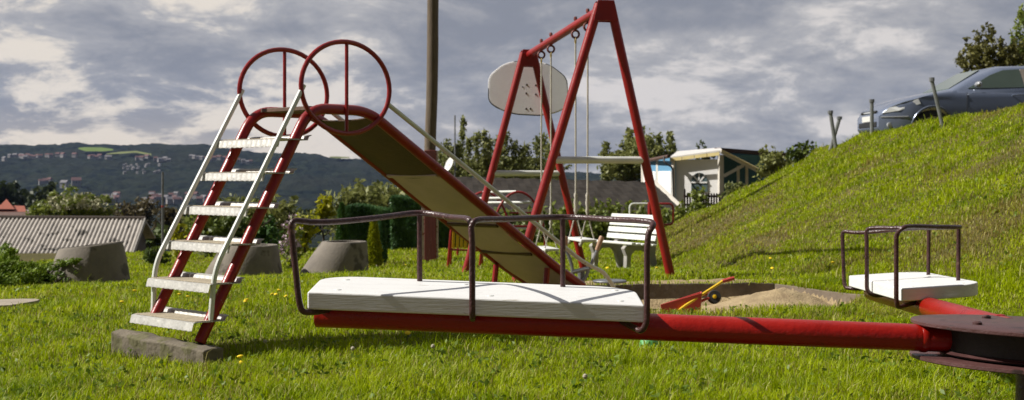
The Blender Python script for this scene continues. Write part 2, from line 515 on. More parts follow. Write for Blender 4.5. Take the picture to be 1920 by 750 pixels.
hor = mth('MULTIPLY', mth('MULTIPLY', left, rng_(sp.outputs['Z'], .060, .015)), .38)
c_sky = mixc(hor, c_sky, (5.6, 4.8, 3.9))
# thin gaps of clear sky, mostly overhead
gap = mth('MULTIPLY', rng_(nC, .55, .72), rng_(sp.outputs['Z'], .25, .6))
c_sky = mixc(gap, c_sky, sky.outputs['Color'])
# unseen sky behind the viewer is dimmed to cut fill on camera-facing faces
back = rng_(sp.outputs['Y'], .35, -.45, 1.0, .24)
vm = N.new('ShaderNodeVectorMath'); vm.operation = 'SCALE'; L.new(c_sky, vm.inputs[0]); L.new(back, vm.inputs['Scale'])
L.new(vm.outputs[0], bg.inputs['Color'])

sd = bpy.data.lights.new('sun', 'SUN'); sd.energy = 4.5; sd.angle = R(.5); sd.color = (1, .95, .87)
so = bpy.data.objects.new('sun', sd); COL.objects.link(so); so.location = (-20, -3, 25)
so.rotation_euler = Vector(tuple(SUN)).to_track_quat('Z', 'Y').to_euler()

cd = bpy.data.cameras.new('camera'); co = bpy.data.objects.new('camera', cd); COL.objects.link(co); SC.camera = co
co.location = (0, 0, CZ); co.rotation_euler = (R(90), 0, 0)
cd.sensor_width = 36; cd.lens = 36 * F / 1920; cd.shift_y = -45 / 1920; cd.clip_start = .05; cd.clip_end = 12000
cd.dof.use_dof = True; cd.dof.focus_distance = 4.75; cd.dof.aperture_fstop = 36 * F / 1920 / 6.0
SC.view_settings.view_transform = 'Standard'; SC.view_settings.look = 'None'; SC.view_settings.gamma = 1
SC.view_settings.exposure = 0.45
SC.render.engine = 'CYCLES'
SC.cycles.max_bounces = 6; SC.cycles.transparent_max_bounces = 4; SC.cycles.use_denoising = True

# ------------------------------------------------------------------ foliage helpers
def leaf_cloud(P, size, asp=1.7, up=0.0, jitter=.5, seed=0, dirs=None):
    r = np.random.default_rng(seed)
    n = len(P)
    a = r.normal(size=(n, 3))
    if dirs is not None: a = dirs + a * jitter
    a[:, 2] += up
    a /= np.linalg.norm(a, axis=1)[:, None] + 1e-9
    b = r.normal(size=(n, 3)); b -= a * (a * b).sum(1)[:, None]; b /= np.linalg.norm(b, axis=1)[:, None] + 1e-9
    s = size * (1 + jitter * (r.random(n) - .5))
    a = a * (s * asp / 2)[:, None]; b = b * (s / 2)[:, None]
    V = np.stack([P - a, P + b * 1.0 - a * .1, P + a, P - b - a * .1], 1).reshape(-1, 3)
    Q = np.arange(n * 4).reshape(n, 4)
    return V, Q


def foliage(name, lobes, leaf, per_m3, material, parent=None, seed=1, clump=.35, fill=.55, asp=1.7, up=0.0, dirs_out=.0, cover=None):
    """lobes: (cx,cy,cz,rx,ry,rz). Leaves gather in clumps that sit near each lobe's surface."""
    r = np.random.default_rng(seed); PP = []; DD = []
    for (cx, cy, cz, rx, ry, rz) in lobes:
        vol = 4.19 * rx * ry * rz
        n = max(30, int(per_m3 * vol)); mean_r = (rx * ry * rz) ** (1 / 3)
        nc = max(6, int(14 * (mean_r / max(clump * mean_r, .02)) ** 1.2 * .5))
        u = r.normal(size=(nc, 3)); u /= np.linalg.norm(u, axis=1)[:, None]
        rad = 1 - (1 - fill) * r.random(nc) ** 1.6 + .16 * r.normal(size=nc)
        C = u * rad[:, None]
        k = r.integers(0, nc, n)
        p = C[k] + r.normal(size=(n, 3)) * clump * .42 * (.6 + .8 * r.random(nc))[k][:, None]
        PP.append(p * (rx, ry, rz) + (cx, cy, cz)); DD.append(p / (np.linalg.norm(p, axis=1)[:, None] + 1e-9))
    P = np.concatenate(PP); Dr = np.concatenate(DD)
    V, Q = leaf_cloud(P, leaf, asp, up, .6, seed + 5, Dr * dirs_out if dirs_out else None)
    return np_mesh(name, V, quads=Q, mats=material, parent=parent)


def trunk_mb(base, h, r, lean=(0, 0), limbs=5, spread=.5, seed=0, start=.35):
    rr = random.Random(seed); mb = MB(); b = np.array(base, float)
    top = b + np.array((lean[0], lean[1], h))
    pts = [b + (top - b) * t + np.array((rr.uniform(-.03, .03) * h, rr.uniform(-.03, .03) * h, 0)) * (t > 0) for t in (0, .25, .5, .75, 1)]
    mb.tube([b + (0, 0, -.15)] + pts, [r * 1.25, r * 1.1, r * .85, r * .65, r * .45, r * .15], 8)
    for i in range(limbs):
        t = start + (1 - start) * i / max(1, limbs); a = i * 2.4 + rr.random()
        s = b + (top - b) * t; ln = h * spread * (1.1 - t * .6)
        e = s + np.array((math.cos(a), math.sin(a), .8)) * ln * .75
        mb.tube([s, (s + e) / 2 + (0, 0, -.04 * ln), e], [r * .5, r * .32, r * .08], 6)
    return mb


def tree(name, label, cat, base, h, lobes, leaf, per, material, seed, trunk_r=.12, group=None, clump=.35, fill=.5, limbs=6, up=0.0, spread=.5, start=.3, part=('crown', 'trunk')):
    t = thing(name, label, cat, base, group)
    b = Vector(base)
    L_ = [(b.x + l[0], b.y + l[1], b.z + l[2], *l[3:]) for l in lobes]
    foliage(part[0], L_, leaf, per, material, t, seed, clump, fill, up=up)
    build(part[1], trunk_mb(base, h, trunk_r, limbs=limbs, seed=seed, spread=spread, start=start), M['bark'], t)
    return t
# ================================================================== SETTING
# ground sheet of the playground, the embankment and the plateau above it
gx = np.concatenate([np.linspace(-34, -9, 40)[:-1], np.linspace(-9, 9, 181), np.linspace(9, 34, 40)[1:]])
gy = np.concatenate([np.linspace(-14, 4, 30)[:-1], np.linspace(4, 34, 261), np.linspace(34, 62, 40)[1:]])
GX, GY = np.meshgrid(gx, gy)
GZ = G(GX, GY, pit=True)
nx, ny = len(gx), len(gy)
V = np.stack([GX, GY, GZ], -1).reshape(-1, 3)
I = np.arange(nx * ny).reshape(ny, nx)
Q = np.stack([I[:-1, :-1], I[:-1, 1:], I[1:, 1:], I[1:, :-1]], -1).reshape(-1, 4)
struct(np_mesh('ground', V, quads=Q, mats=M['soil'], smooth=True))

# the valley and the wooded hills on its far side: one sheet in polar strips round the eye
RX = [-2200, -400, 0, 60, 130, 230, 310, 380, 420, 470, 500, 560, 600, 612, 640, 680, 720, 800, 1000, 1400, 4000]
RY = [285, 275, 272, 275, 270, 274, 271, 272, 279, 287, 288, 288, 291, 296, 300, 299, 303, 312, 325, 330, 332]


def TZ(x, d, bumps=True):
    x = np.asarray(x, float); d = np.asarray(d, float)
    px = CX + F * x / d
    valley = np.interp(d, [34, 62, 150, 400, 900, 1250], [-2.9, -6.2, -14, -26, -33, -34])
    ridge = (HY - np.interp(px, RX, RY)) / F * 2300
    t = np.clip((d - 1250) / 1050, 0, 1)
    s = .55 * t + .45 * sstep(t)
    roll = 17 * (fbm(x / 220 + 5, d / 170, 4) - .5) * np.sin(np.pi * np.clip(t, 0, 1)) * 1.6
    z = valley + (ridge + 34) * s + roll - sstep((d - 2320) / 500) * 40
    if bumps:
        z = z + sstep((d - 900) / 300) * (6.5 * (vnoise(x / 8.0, d / 9.0) - .5) + 7.0 * (fbm(x / 34, d / 34, 3) - .5))
    return z + CZ


def on_hill(px, py):
    ds = np.linspace(1255, 2310, 1600); k = (px - CX) / F
    g = TZ(k * ds, ds, False) - (CZ + (HY - py) / F * ds)
    d = ds[np.argmax(g > 0)]
    return Vector((k * d, d, float(TZ(k * d, d, False))))


kk = np.linspace(-1.1, 1.1, 700)
hd = np.concatenate([np.geomspace(60, 1200, 50)[:-1], np.linspace(1200, 2350, 165), np.linspace(2380, 3000, 12)])
KK, HD = np.meshgrid(kk, hd); HX = KK * HD
HZ = TZ(HX, HD)
HZ[0] -= 1.5
V = np.stack([HX, HD, HZ], -1).reshape(-1, 3); I = np.arange(len(kk) * len(hd)).reshape(len(hd), len(kk))
Q = np.stack([I[:-1, :-1], I[:-1, 1:], I[1:, 1:], I[1:, :-1]], -1).reshape(-1, 4)


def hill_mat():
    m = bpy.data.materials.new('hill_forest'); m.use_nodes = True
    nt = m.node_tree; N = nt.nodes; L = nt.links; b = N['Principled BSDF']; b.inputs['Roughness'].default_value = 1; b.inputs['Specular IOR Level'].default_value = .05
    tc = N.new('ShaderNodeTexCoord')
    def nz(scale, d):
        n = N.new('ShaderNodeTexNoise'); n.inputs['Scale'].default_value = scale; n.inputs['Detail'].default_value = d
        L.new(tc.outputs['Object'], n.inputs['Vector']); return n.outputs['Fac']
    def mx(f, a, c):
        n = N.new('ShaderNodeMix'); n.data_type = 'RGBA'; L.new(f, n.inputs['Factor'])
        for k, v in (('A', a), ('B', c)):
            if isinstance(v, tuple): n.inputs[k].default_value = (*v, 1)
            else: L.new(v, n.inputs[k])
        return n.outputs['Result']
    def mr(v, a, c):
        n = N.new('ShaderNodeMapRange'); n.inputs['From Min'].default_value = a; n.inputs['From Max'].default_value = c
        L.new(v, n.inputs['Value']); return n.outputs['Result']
    c = mx(mr(nz(.07, 4), .35, .65), (.002, .006, .007), (.022, .030, .016))  # forest colours kept extra dark to carry cloud shadow over the hill
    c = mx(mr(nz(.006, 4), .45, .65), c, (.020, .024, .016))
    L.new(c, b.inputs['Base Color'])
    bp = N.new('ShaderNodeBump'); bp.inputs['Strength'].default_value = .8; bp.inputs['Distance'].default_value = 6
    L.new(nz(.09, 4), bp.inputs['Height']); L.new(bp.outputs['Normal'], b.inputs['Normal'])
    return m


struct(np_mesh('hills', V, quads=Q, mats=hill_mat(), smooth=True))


def hill_patch(name, poly, m):
    """a meadow on the hillside: a draped sheet bounded by picture-row limits turned into map points"""
    top, bot = poly; n = 30; rows = 8; V = []
    xs = np.linspace(top[0][0], top[-1][0], n)
    yt = np.interp(xs, [p[0] for p in top], [p[1] for p in top]); yb = np.interp(xs, [p[0] for p in bot], [p[1] for p in bot])
    for j in range(rows):
        for i in range(n):
            p = on_hill(xs[i], yb[i] + (yt[i] - yb[i]) * j / (rows - 1)); V.append((p.x, p.y, p.z + 7.5))
    I = np.arange(n * rows).reshape(rows, n)
    Q = np.stack([I[:-1, :-1], I[:-1, 1:], I[1:, 1:], I[1:, :-1]], -1).reshape(-1, 4)
    struct(np_mesh(name, np.array(V), quads=Q, mats=m, smooth=True))


M['meadow'] = mat('meadow_green', (.14, .20, .045), 1, .2, .02, spec=.05)
M['meadow_dry'] = mat('meadow_dry', (.17, .19, .07), 1, .2, .02, spec=.05)
hill_patch('meadow', ([(147, 286), (160, 284.6), (190, 285), (212, 288)], [(147, 288), (160, 292.5), (190, 293), (212, 291)]), M['meadow'])
hill_patch('meadow', ([(200, 297), (225, 293.5), (255, 292), (284, 298)], [(200, 298.5), (225, 297.5), (255, 295.5), (284, 301)]), M['meadow_dry'])
hill_patch('meadow', ([(618, 302), (630, 301.5), (655, 302.5)], [(618, 304), (630, 305.5), (655, 304.5)]), M['meadow_dry'])


def far_house_mesh(name, w_, l, h, rh, roofm, wall=None):
    mb = MB(); mb.cur = 0
    mb.box((0, 0, h / 2 - 2), (l, w_, h + 4))
    mb.cur = 1; e = .6
    a = l / 2 + e; c = w_ / 2 + e
    mb.add([(-a, -c, h - .2), (a, -c, h - .2), (a, c, h - .2), (-a, c, h - .2), (-a, 0, h + rh), (a, 0, h + rh)],
           [(0, 1, 5, 4), (2, 3, 4, 5), (0, 4, 3), (1, 2, 5), (3, 2, 1, 0)])
    mb.cur = 2
    for i in (-1, 0, 1):
        mb.box((i * l * .3, -w_ / 2 - .05, h * .55), (1.3, .12, 1.5))
    o = build(name, mb, [wall or M['far_white'], roofm, M['grille']], smooth=False)
    return o


HOUSES = []
protos = {}
for kind, rm in (('red', 'far_red'), ('grey', 'far_grey')):
    protos[kind] = far_house_mesh('hillside_house', 9, 12, 5.5, 4.2, M[rm])


def place_house(px, py, kind, label, group, s=1.0, first={}):
    o = protos[kind]
    if first.get(kind): o = o.copy(); COL.objects.link(o)
    first[kind] = True
    p = on_hill(px, py); o.location = p + Vector((0, 0, 3.5)); s *= .52; o.scale = (s, s, s); o.rotation_euler = (0, 0, random.uniform(-.6, .6))
    tag(o, label, 'house', group)


def scatter_houses(spots, kind, label, group, smin=.8, smax=1.15):
    for px, py in spots: place_house(px, py, kind, label, group, random.uniform(smin, smax))


vl_red = [(38, 299), (44, 300), (52, 298), (58, 299), (64, 300), (70, 298), (76, 299), (88, 297), (95, 298), (108, 296), (118, 297), (140, 297),
          (168, 300), (174, 299), (181, 301), (187, 299)]
scatter_houses(vl_red, 'red', 'tiny red roofed house in the upper village strung along the wooded hill', 'red roofed houses of the upper village')
scatter_houses([(8, 304), (18, 298), (28, 298), (40, 297.5), (201, 301), (205, 302), (48, 301)], 'grey',
               'tiny pale house with grey roof in the upper village on the wooded hill', 'grey roofed houses of the upper village')
r2 = [(258, 303), (266, 303), (276, 301), (292, 304), (386, 303), (394, 305), (402, 303), (411, 302), (420, 303), (428, 305), (436, 306), (446, 307), (470, 309)]
scatter_houses(r2, 'red', 'tiny red roofed house on the hill behind the slide ladder', 'red roofed houses behind the slide ladder')
scatter_houses([(300, 306), (310, 305), (316, 307), (358, 299), (364, 300), (371, 301), (378, 302), (456, 308), (464, 310)], 'grey',
               'tiny white walled house with grey roof on the hill behind the slide ladder', 'white walled houses behind the slide ladder')
al = [(232 + random.uniform(0, 70), 312 + random.uniform(0, 20)) for _ in range(26)]
scatter_houses(al, 'grey', 'very small pale garden hut scattered across the middle of the wooded slope', 'garden huts on the slope', .35, .6)
lo = [(196 + random.uniform(0, 24), 371 + random.uniform(-3, 14)) for _ in range(10)] + [(270 + random.uniform(0, 115), 378 + random.uniform(-6, 8)) for _ in range(26)]
scatter_houses(lo[::2], 'red', 'tiny red roofed town house at the foot of the wooded hill', 'red roofed houses at the foot of the hill')
scatter_houses(lo[1::2], 'grey', 'tiny white town house with grey roof at the foot of the hill', 'white houses at the foot of the hill')
place_house(143, 351, 'red', 'largest lone red roofed house on the far slope above the round bush', None, 1.7)
place_house(121, 354, 'grey', 'lone pale house with grey roof low on the far slope', None, 1.4)
scatter_houses([(78, 349), (86, 348), (93, 346)], 'red', 'tiny red roofed farm building above the dark trees on the far slope', 'farm buildings above the dark trees', 1.0, 1.2)

# sand of the pit and the spilled rim, path slab
def pit_sand():
    xs = np.linspace(.2, 4.0, 150); ys = np.linspace(8.3, 11.5, 110)
    X, Y = np.meshgrid(xs, ys)
    ins = in_poly(X, Y, PITXY)
    mound = at(1478, 540, 10.3)
    z = np.full(X.shape, CZ - 1.10) + .05 * (fbm(X * 2, Y * 2, 4) - .5)
    z += .19 * np.exp(-(((X - mound.x + .1) / .42) ** 2 + ((Y - mound.y) / .4) ** 2)) * (1 + .5 * (fbm(X * 5, Y * 5, 3) - .5))
    m3 = at(1420, 560, 9.7)
    z += .07 * np.exp(-(((X - m3.x) / .6) ** 2 + ((Y - m3.y) / .4) ** 2))
    z += .10 * sstep((X - 2.3) / .8) * (.6 + .8 * fbm(X * 4, Y * 4, 3))
    rim = np.maximum(np.exp(-((Y - 10.98) / .13) ** 2) * ((X > .45) & (X < 2.35)), np.exp(-(((X - 2.55) / .35) ** 2 + ((Y - 10.7) / .3) ** 2)))
    g = G(X, Y) - .035 + .055 * np.clip(rim * (.6 + .8 * fbm(X * 6, Y * 6, 3)), 0, 1.2)
    z = np.where(ins, z, g)
    V = np.stack([X, Y, z], -1).reshape(-1, 3); I = np.arange(X.size).reshape(X.shape)
    Q = np.stack([I[:-1, :-1], I[:-1, 1:], I[1:, 1:], I[1:, :-1]], -1).reshape(-1, 4)
    o = np_mesh('sand', V, quads=Q, mats=M['sand'], smooth=True); o['kind'] = 'stuff'; o['label'] = 'pale loose sand heaped in the sandpit'


pit_sand()
sandpit = thing('sandpit', 'sunken sandpit edged with shaded concrete kerbs behind the roundabout seat', 'sandpit', (1.7, 9.8, float(G(1.7, 8.6))))
for i in range(5):
    a, b = PIT[i], PIT[(i + 1) % 5]
    seg = 8 if i in (0, 3) else 4
    mb = MB()
    a3 = Vector((a.x, a.y, 0)); b3 = Vector((b.x, b.y, 0)); dr = (b3 - a3).normalized(); out = Vector((dr.y, -dr.x, 0))
    cen = sum((Vector((p[0], p[1], 0)) for p in PITXY), Vector()) / 5
    if (a3 - cen).dot(out) < 0: out = -out
    rings = []
    for k in range(seg + 1):
        p = a3.lerp(b3, k / seg) - dr * .05 * (k == 0) * 0
        zt = min(CZ - .905, float(G(p.x + out.x * .3, p.y + out.y * .3))) + (.012 if i == 0 else (-.03 if i == 3 else .0)) + random.uniform(-.006, .006)
        rings.append([(p.x, p.y, CZ - 1.28), (p.x + out.x * .09, p.y + out.y * .09, CZ - 1.28), (p.x + out.x * .09, p.y + out.y * .09, zt - .01), (p.x, p.y, zt)])
    mb.loft(rings)
    build('kerb', mb, M['kerb'] if i != 1 else M['kerb_pale'], sandpit, smooth=False, bevel=.008)

pp = on_ground(8, 575)
mb = MB()
ring = [(pp.x + .22 * math.cos(a) * (1 + .2 * math.sin(3 * a)), pp.y + .26 * math.sin(a) * (1 + .15 * math.cos(2 * a))) for a in np.linspace(0, 2 * math.pi, 28)[:-1]]
pts = [(x, y, float(G(x, y)) + .004) for x, y in ring]
mb.prism(pts, (0, 0, .03))
struct(build('path', mb, M['path']))

# ------------------------------------------------------------------ grass
def make_grass():
    r = np.random.default_rng(11); XS = []; DS = []
    def strip(n, d0, d1, xlo, xhi, pw=1.0):
        u = r.random(n); d = d0 * (d1 / d0) ** u if pw else d0 + (d1 - d0) * u
        lo = xlo(d); hi = xhi(d); x = lo + (hi - lo) * r.random(n); XS.append(x); DS.append(d)
    strip(225000, 4.6, 11, lambda d: -.42 * d - .5, lambda d: .42 * d + .6)
    strip(160000, 11, 31.5, lambda d: np.maximum(-.42 * d - .6, -9.5), lambda d: np.minimum(np.maximum(.12 * d, 2.2), .42 * d + .6))
    strip(190000, 8, 25.5, lambda d: np.interp(d, [6, 8, 11, 15, 24], [3.2, 2.4, 2.0, 1.8, 1.5]), lambda d: np.minimum(7.4 + .0 * d, .42 * d + .8))
    x = np.concatenate(XS); d = np.concatenate(DS)
    hill = np.clip((x - np.interp(d, [6, 8, 11, 15, 24], [4.1, 3.3, 2.2, 2.0, 1.7])) / 1.0, 0, 1) * (d < 26)
    n1 = fbm(x * .55 + 3, d * .38 + 8, 4); n2 = fbm(x * 2.2, d * 2.2 + 40, 3)
    dry = sstep((n1 - .55) / .10) * .62 * hill + .12 * sstep((n2 - .5) / .2)
    # a worn, scorched band low on the embankment
    band = np.exp(-(((x - np.interp(d, [8, 12, 16, 22], [3.6, 3.4, 3.0, 2.6])) / .55) ** 2)) * hill * (d < 20)
    dry = np.clip(dry + .38 * band * sstep((fbm(x * 1.3, d * .7, 3) - .38) / .2), 0, 1)
    pit_near = in_poly(x, d, PITXY)
    sandrim = (np.abs(d - 10.98) < .13) & (x > .5) & (x < 2.9)
    pathm = ((x - pp.x) / .26) ** 2 + ((d - pp.y) / .26) ** 2 < 1
    keep = ~pit_near & ~(sandrim & (r.random(len(x)) < .75)) & ~pathm & (r.random(len(x)) > dry * .72)
    front = (d > 8.2) & (d < 9.3) & (x > .4) & (x < 2.6)
    dry = np.where(front, np.clip(dry + .35 * sstep((n2 - .4) / .2), 0, 1), dry)
    x, d, dry, hill, n2 = x[keep], d[keep], dry[keep], hill[keep], n2[keep]
    n = len(x); z = G(x, d)
    tuft = fbm(x * 3.1 + 7, d * 3.1, 3)
    h = .80 * (.030 + .055 * np.clip(tuft - .22, 0, 1) ** 1.1 * 1.6) * (.6 + .9 * r.random(n)) * (1 - .15 * hill)
    # lusher grass round the ladder footing and along the bottom of the view
    h *= 1 - .45 * np.exp(-(((x + 1.95) / .5) ** 2 + ((d - 6.85) / .4) ** 2)) + .6 * np.exp(-(((x + 1.25) / .35) ** 2 + ((d - 6.9) / .35) ** 2)) + .12 * (d < 6.5)
    big = fbm(x * 1.15 + 21, d * .8 + 4, 3)
    h = h * (1 + hill * (1.9 * np.clip(big - .46, 0, 1) * 2 - .15))
    tall = r.random(n) < .012 + .03 * hill * (big > .55); h = np.where(tall, h * 1.9, h)
    wdt = np.maximum(.0042, d * .00062) * (.7 + .7 * r.random(n))
    az = r.random(n) * 2 * np.pi; lean = h * (.25 + .75 * r.random(n))
    fx = np.cos(az); fy = np.sin(az)
    wx = -fy * wdt / 2; wy = fx * wdt / 2
    b1 = np.stack([x - wx, d - wy, z - .01], 1); b2 = np.stack([x + wx, d + wy, z - .01], 1)
    m1 = np.stack([x - wx * .8 + fx * lean * .3, d - wy * .8 + fy * lean * .3, z + h * .6], 1)
    m2 = np.stack([x + wx * .8 + fx * lean * .3, d + wy * .8 + fy * lean * .3, z + h * .6], 1)
    tp = np.stack([x + fx * lean, d + fy * lean, z + h * (1 - .25 * (lean / h) ** 2)], 1)
    V = np.stack([b1, b2, m1, m2, tp], 1).reshape(-1, 3)
    o = np.arange(n)[:, None] * 5
    Q = o + np.array([[0, 1, 3, 2]]); T = o + np.array([[2, 3, 4]])
    dr = np.where(r.random(n) < dry, .55 + .45 * r.random(n), .0 + .25 * dry)
    dr = np.where(r.random(n) < .05, .8, dr)
    g = np_mesh('grass', V, quads=Q, tris=T, mats=M['grass'], attrs={'dry': np.repeat(dr, 5)})
    g['kind'] = 'stuff'; g['label'] = 'sunlit meadow grass with dry blades on the lawn and embankment'
    # broad-leaved weeds (clover, dandelion rosettes) between the blades
    m = 1500
    d = 4.8 * (22 / 4.8) ** r.random(m); x = (r.random(m) * .86 - .43) * d
    ok = ~in_poly(x, d, PITXY); x = x[ok]; d = d[ok]
    gk = np.repeat(np.arange(len(x)), 5)
    P = np.stack([x[gk] + r.normal(size=len(gk)) * .03, d[gk] + r.normal(size=len(gk)) * .03, G(x[gk], d[gk]) + .02 + .04 * r.random(len(gk))], 1)
    V, Q = leaf_cloud(P, .016, 2.0, .0, .6, 4, np.tile((0, 0, .0), (len(P), 1)))
    wd = np_mesh('weeds', V, quads=Q, mats=M['weed']); wd['kind'] = 'stuff'; wd['label'] = 'small broad leaved weeds growing between the grass blades'


make_grass()
# ================================================================== SLIDE
HC = np.array(at(643, 165, 7.95)); FC = np.array(at(540, 172.6, 8.33))
wv = nrm((FC - HC) * (1, 1, 0)); GA = float(np.linalg.norm((FC - HC)[:2]))      # from near rail to far rail
hv = np.array((wv[1], -wv[0], 0.)) if wv[1] > 0 else np.array((-wv[1], wv[0], 0.))
if hv[0] < 0: hv = -hv
UP = np.array((0, 0, 1.))


def line_pt(px, py, off=0.0):
    """point of the vertical plane through the near rail (shifted off towards the far rail) -> (t, z)"""
    c = HC + wv * off; k = (px - CX) / F
    t = (k * c[1] - c[0]) / (hv[0] - k * hv[1]); d = c[1] + hv[1] * t
    return t, CZ + (HY - py) / F * d


def SP(t, off, z):
    p = HC + hv * t + wv * off
    return np.array((p[0], p[1], z))


prof = [line_pt(374, 642), line_pt(580, 212), line_pt(690, 207), line_pt(1046, 504), line_pt(1092, 536)]
prof[1] = (prof[1][0], prof[1][1] + .03); prof[2] = (prof[2][0], prof[1][1] - .0)
slide = thing('playground_slide', 'red tubular playground slide with six metal steps and white handrails', 'slide', (*(HC + wv * GA / 2)[:2], float(G(HC[0], HC[1]))))
foot_far = line_pt(250, 612, GA)
for off, far in ((0, 0), (GA, 1)):
    p = list(prof)
    if far: p[0] = (p[0][0] + (foot_far[1] - p[0][1]) * .62 * .0 + (p[1][0] - p[0][0]) * (foot_far[1] - p[0][1]) / (p[1][1] - p[0][1]), foot_far[1])
    path = fillet([SP(t, off, z) for t, z in p], [0, .13, .13, .12, 0], 7)
    build('side_rail', MB().tube(path, .033, 14), M['red'], slide)
    # hoops with their upright
    cz = HC[2] - (.006 if far else 0); rt, rz = .352, .284
    ring = [SP(rt * math.cos(a), off + (.036 if far else -.036), cz + rz * math.sin(a)) for a in np.linspace(0, 2 * math.pi, 49)[:-1]]
    hp = build('hoop', MB().tube(ring, .0155, 10, closed=True), M['red'], slide)
    b = MB().tube([SP(.0, off + (.036 if far else -.036), cz - rz), SP(.0, off + (.036 if far else -.036), cz + rz)], .0115, 8)
    build('hoop_bar', b, M['red'], hp)
    mb = MB()
    s_ = .034 if far else -.034
    q = [line_pt(563, 160), line_pt(396, 505), line_pt(391, 600)]
    mb.tube(fillet([SP(q[0][0], off + s_, q[0][1]), SP(q[1][0], off + s_, q[1][1]), SP(q[2][0], off + s_ * .6, q[2][1])], [0, .10, 0], 6), .0155, 10)
    build('ladder_handrail', mb, M['rail_white'], slide)
    q = [line_pt(720, 195), line_pt(1085, 492), line_pt(1122, 509), line_pt(1141, 537)]
    mb = MB().tube(fillet([SP(t, off + s_ * (1.0 + .5 * (i > 0)), z) for i, (t, z) in enumerate(q)], [0, .12, .06, 0], 6), .0155, 10)
    build('slide_handrail', mb, M['rail_white'], slide)

corners = [(358, 606), (389, 534), (427, 460), (461, 391), (492, 325), (520, 261)]
for i, (px, py) in enumerate(corners):
    t, z = line_pt(px, py, -.02)
    tread = .205; w0, w1 = -.045, GA + .05; nw = 56
    mb = MB()
    # serrated front lip, tread plate and raised rear lip of one folded sheet
    sec = [(-.012, -.042, .7), (-.006, -.022, 1), (0, 0, .5), (.012, .004, 0), (tread, .000, 0), (tread + .010, .022, .5), (tread + .03, .030, 1)]
    th = .0035
    rows = []
    for k in range(nw + 1):
        u = w0 + (w1 - w0) * k / nw
        rip = .0032 * math.sin(k / nw * 2 * math.pi * 13)
        rows.append([SP(t + a - rip * c, u, z + b) for a, b, c in sec] + [SP(t + a + .001, u, z + b - th) for a, b, c in reversed(sec)])
    mb.loft(rows)
    st = build('step', mb, M['step'], slide, angle=25)
    pl = MB()
    pl.prism([SP(t + .016, w0 + .01, z + .0055), SP(t + tread - .006, w0 + .01, z + .0025), SP(t + tread - .006, w1 - .01, z + .0025), SP(t + .016, w1 - .01, z + .0055)], (0, 0, .003))
    build('tread', pl, M['tread'], st, smooth=False)

# platform boards and chute sheets
zt = prof[1][1]
mb = MB()
for k in range(4):
    a = prof[1][0] + .02 + k * .098
    mb.box(SP(a + .046, GA / 2, zt + .004 + .002 * (k % 2)), (.090, GA - .07, .024), (hv, wv, UP))
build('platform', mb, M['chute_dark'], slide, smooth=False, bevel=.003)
t0, z0 = prof[2][0] + .02, prof[2][1] - .005
t1, z1 = prof[3]; t2, z2 = prof[4]
sl = (z1 - z0) / (t1 - t0)


def chute(ta, tb, sag, m, name='chute_panel', drop=.0):
    rows = []
    for k in range(9):
        t = ta + (tb - ta) * k / 8
        z = z0 + (t - t0) * sl if t < t1 else z1 + (t - t1) * (z2 - z1) / (t2 - t1)
        z -= .014 + drop; s = sag * math.sin(math.pi * k / 8)
        sec = []
        for u in (.028, GA * .25, GA * .5, GA * .75, GA - .028):
            sec.append(SP(t, u, z - s - .012 * math.sin(math.pi * (u - .028) / (GA - .056))))
        sec += [p - (0, 0, .006) for p in reversed(sec)]
        rows.append(sec)
    mb = MB().loft(rows)
    return build(name, mb, m, slide)


tj = [line_pt(823, 330)[0], line_pt(936, 416)[0], line_pt(1000, 482)[0]]
o = chute(t0 + .01, tj[0] + .03, .0, M['chute_dark'], drop=.012); o['label'] = 'dark brown upper chute panel'
chute(tj[0] + .004, tj[1] + .02, .012, M['chute_tan'], drop=.0)
chute(tj[1] + .004, tj[2] + .02, .012, M['chute_tan'], drop=.008)
chute(tj[2] + .004, t2 - .01, .004, M['chute_tan'], drop=.002)
for j in range(3):
    mb = MB()
    z = z0 + (tj[j] - t0) * sl
    mb.box(SP(tj[j] + .012, GA / 2, z - .046), (.03, GA - .06, .014), (nrm(hv + UP * sl), wv, nrm(np.cross(hv + UP * sl, wv))))
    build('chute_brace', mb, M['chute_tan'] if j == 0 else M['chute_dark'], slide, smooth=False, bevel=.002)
tl, zl = line_pt(1030, 492)
for off in (.02, GA - .02):
    g = SP(tl, off, 0); gz = float(G(g[0], g[1]))
    build('support_leg', MB().tube([SP(tl, off, zl - .04), SP(tl - .05, off, gz - .1)], .022, 10), M['red'], slide)

# concrete footing under the ladder
fa = at(207, 625, 7.45); fb = at(383, 662, 7.02)
mb = MB()
ax = nrm((fb.x - fa.x, fb.y - fa.y, 0)); ay = nrm(np.cross(UP, ax)); ln = (Vector((fb.x, fb.y, 0)) - Vector((fa.x, fa.y, 0))).length
rows = []
for k in range(13):
    u = ln * k / 12; rows.append([])
    for v_, z_ in ((0, -.25), (0, 1), (.07, 1.0), (.15, 1.0), (.15, -.25)):
        zz_ = (CZ - .898 - .050 * k / 12) if z_ == 1 else CZ - 1.25
        if v_ in (0, .15) and z_ == 1: zz_ -= .012
        q = np.array((fa.x, fa.y, 0)) + ax * u + ay * (v_ + random.uniform(-.008, .008))
        rows[-1].append((q[0], q[1], zz_ + random.uniform(-.007, .007)))
mb.loft(rows)
ft = build('concrete_footing', mb, M['footing'], smooth=False, bevel=.012)
tag(ft, 'rough mossy concrete strip under the foot of the slide ladder', 'footing')

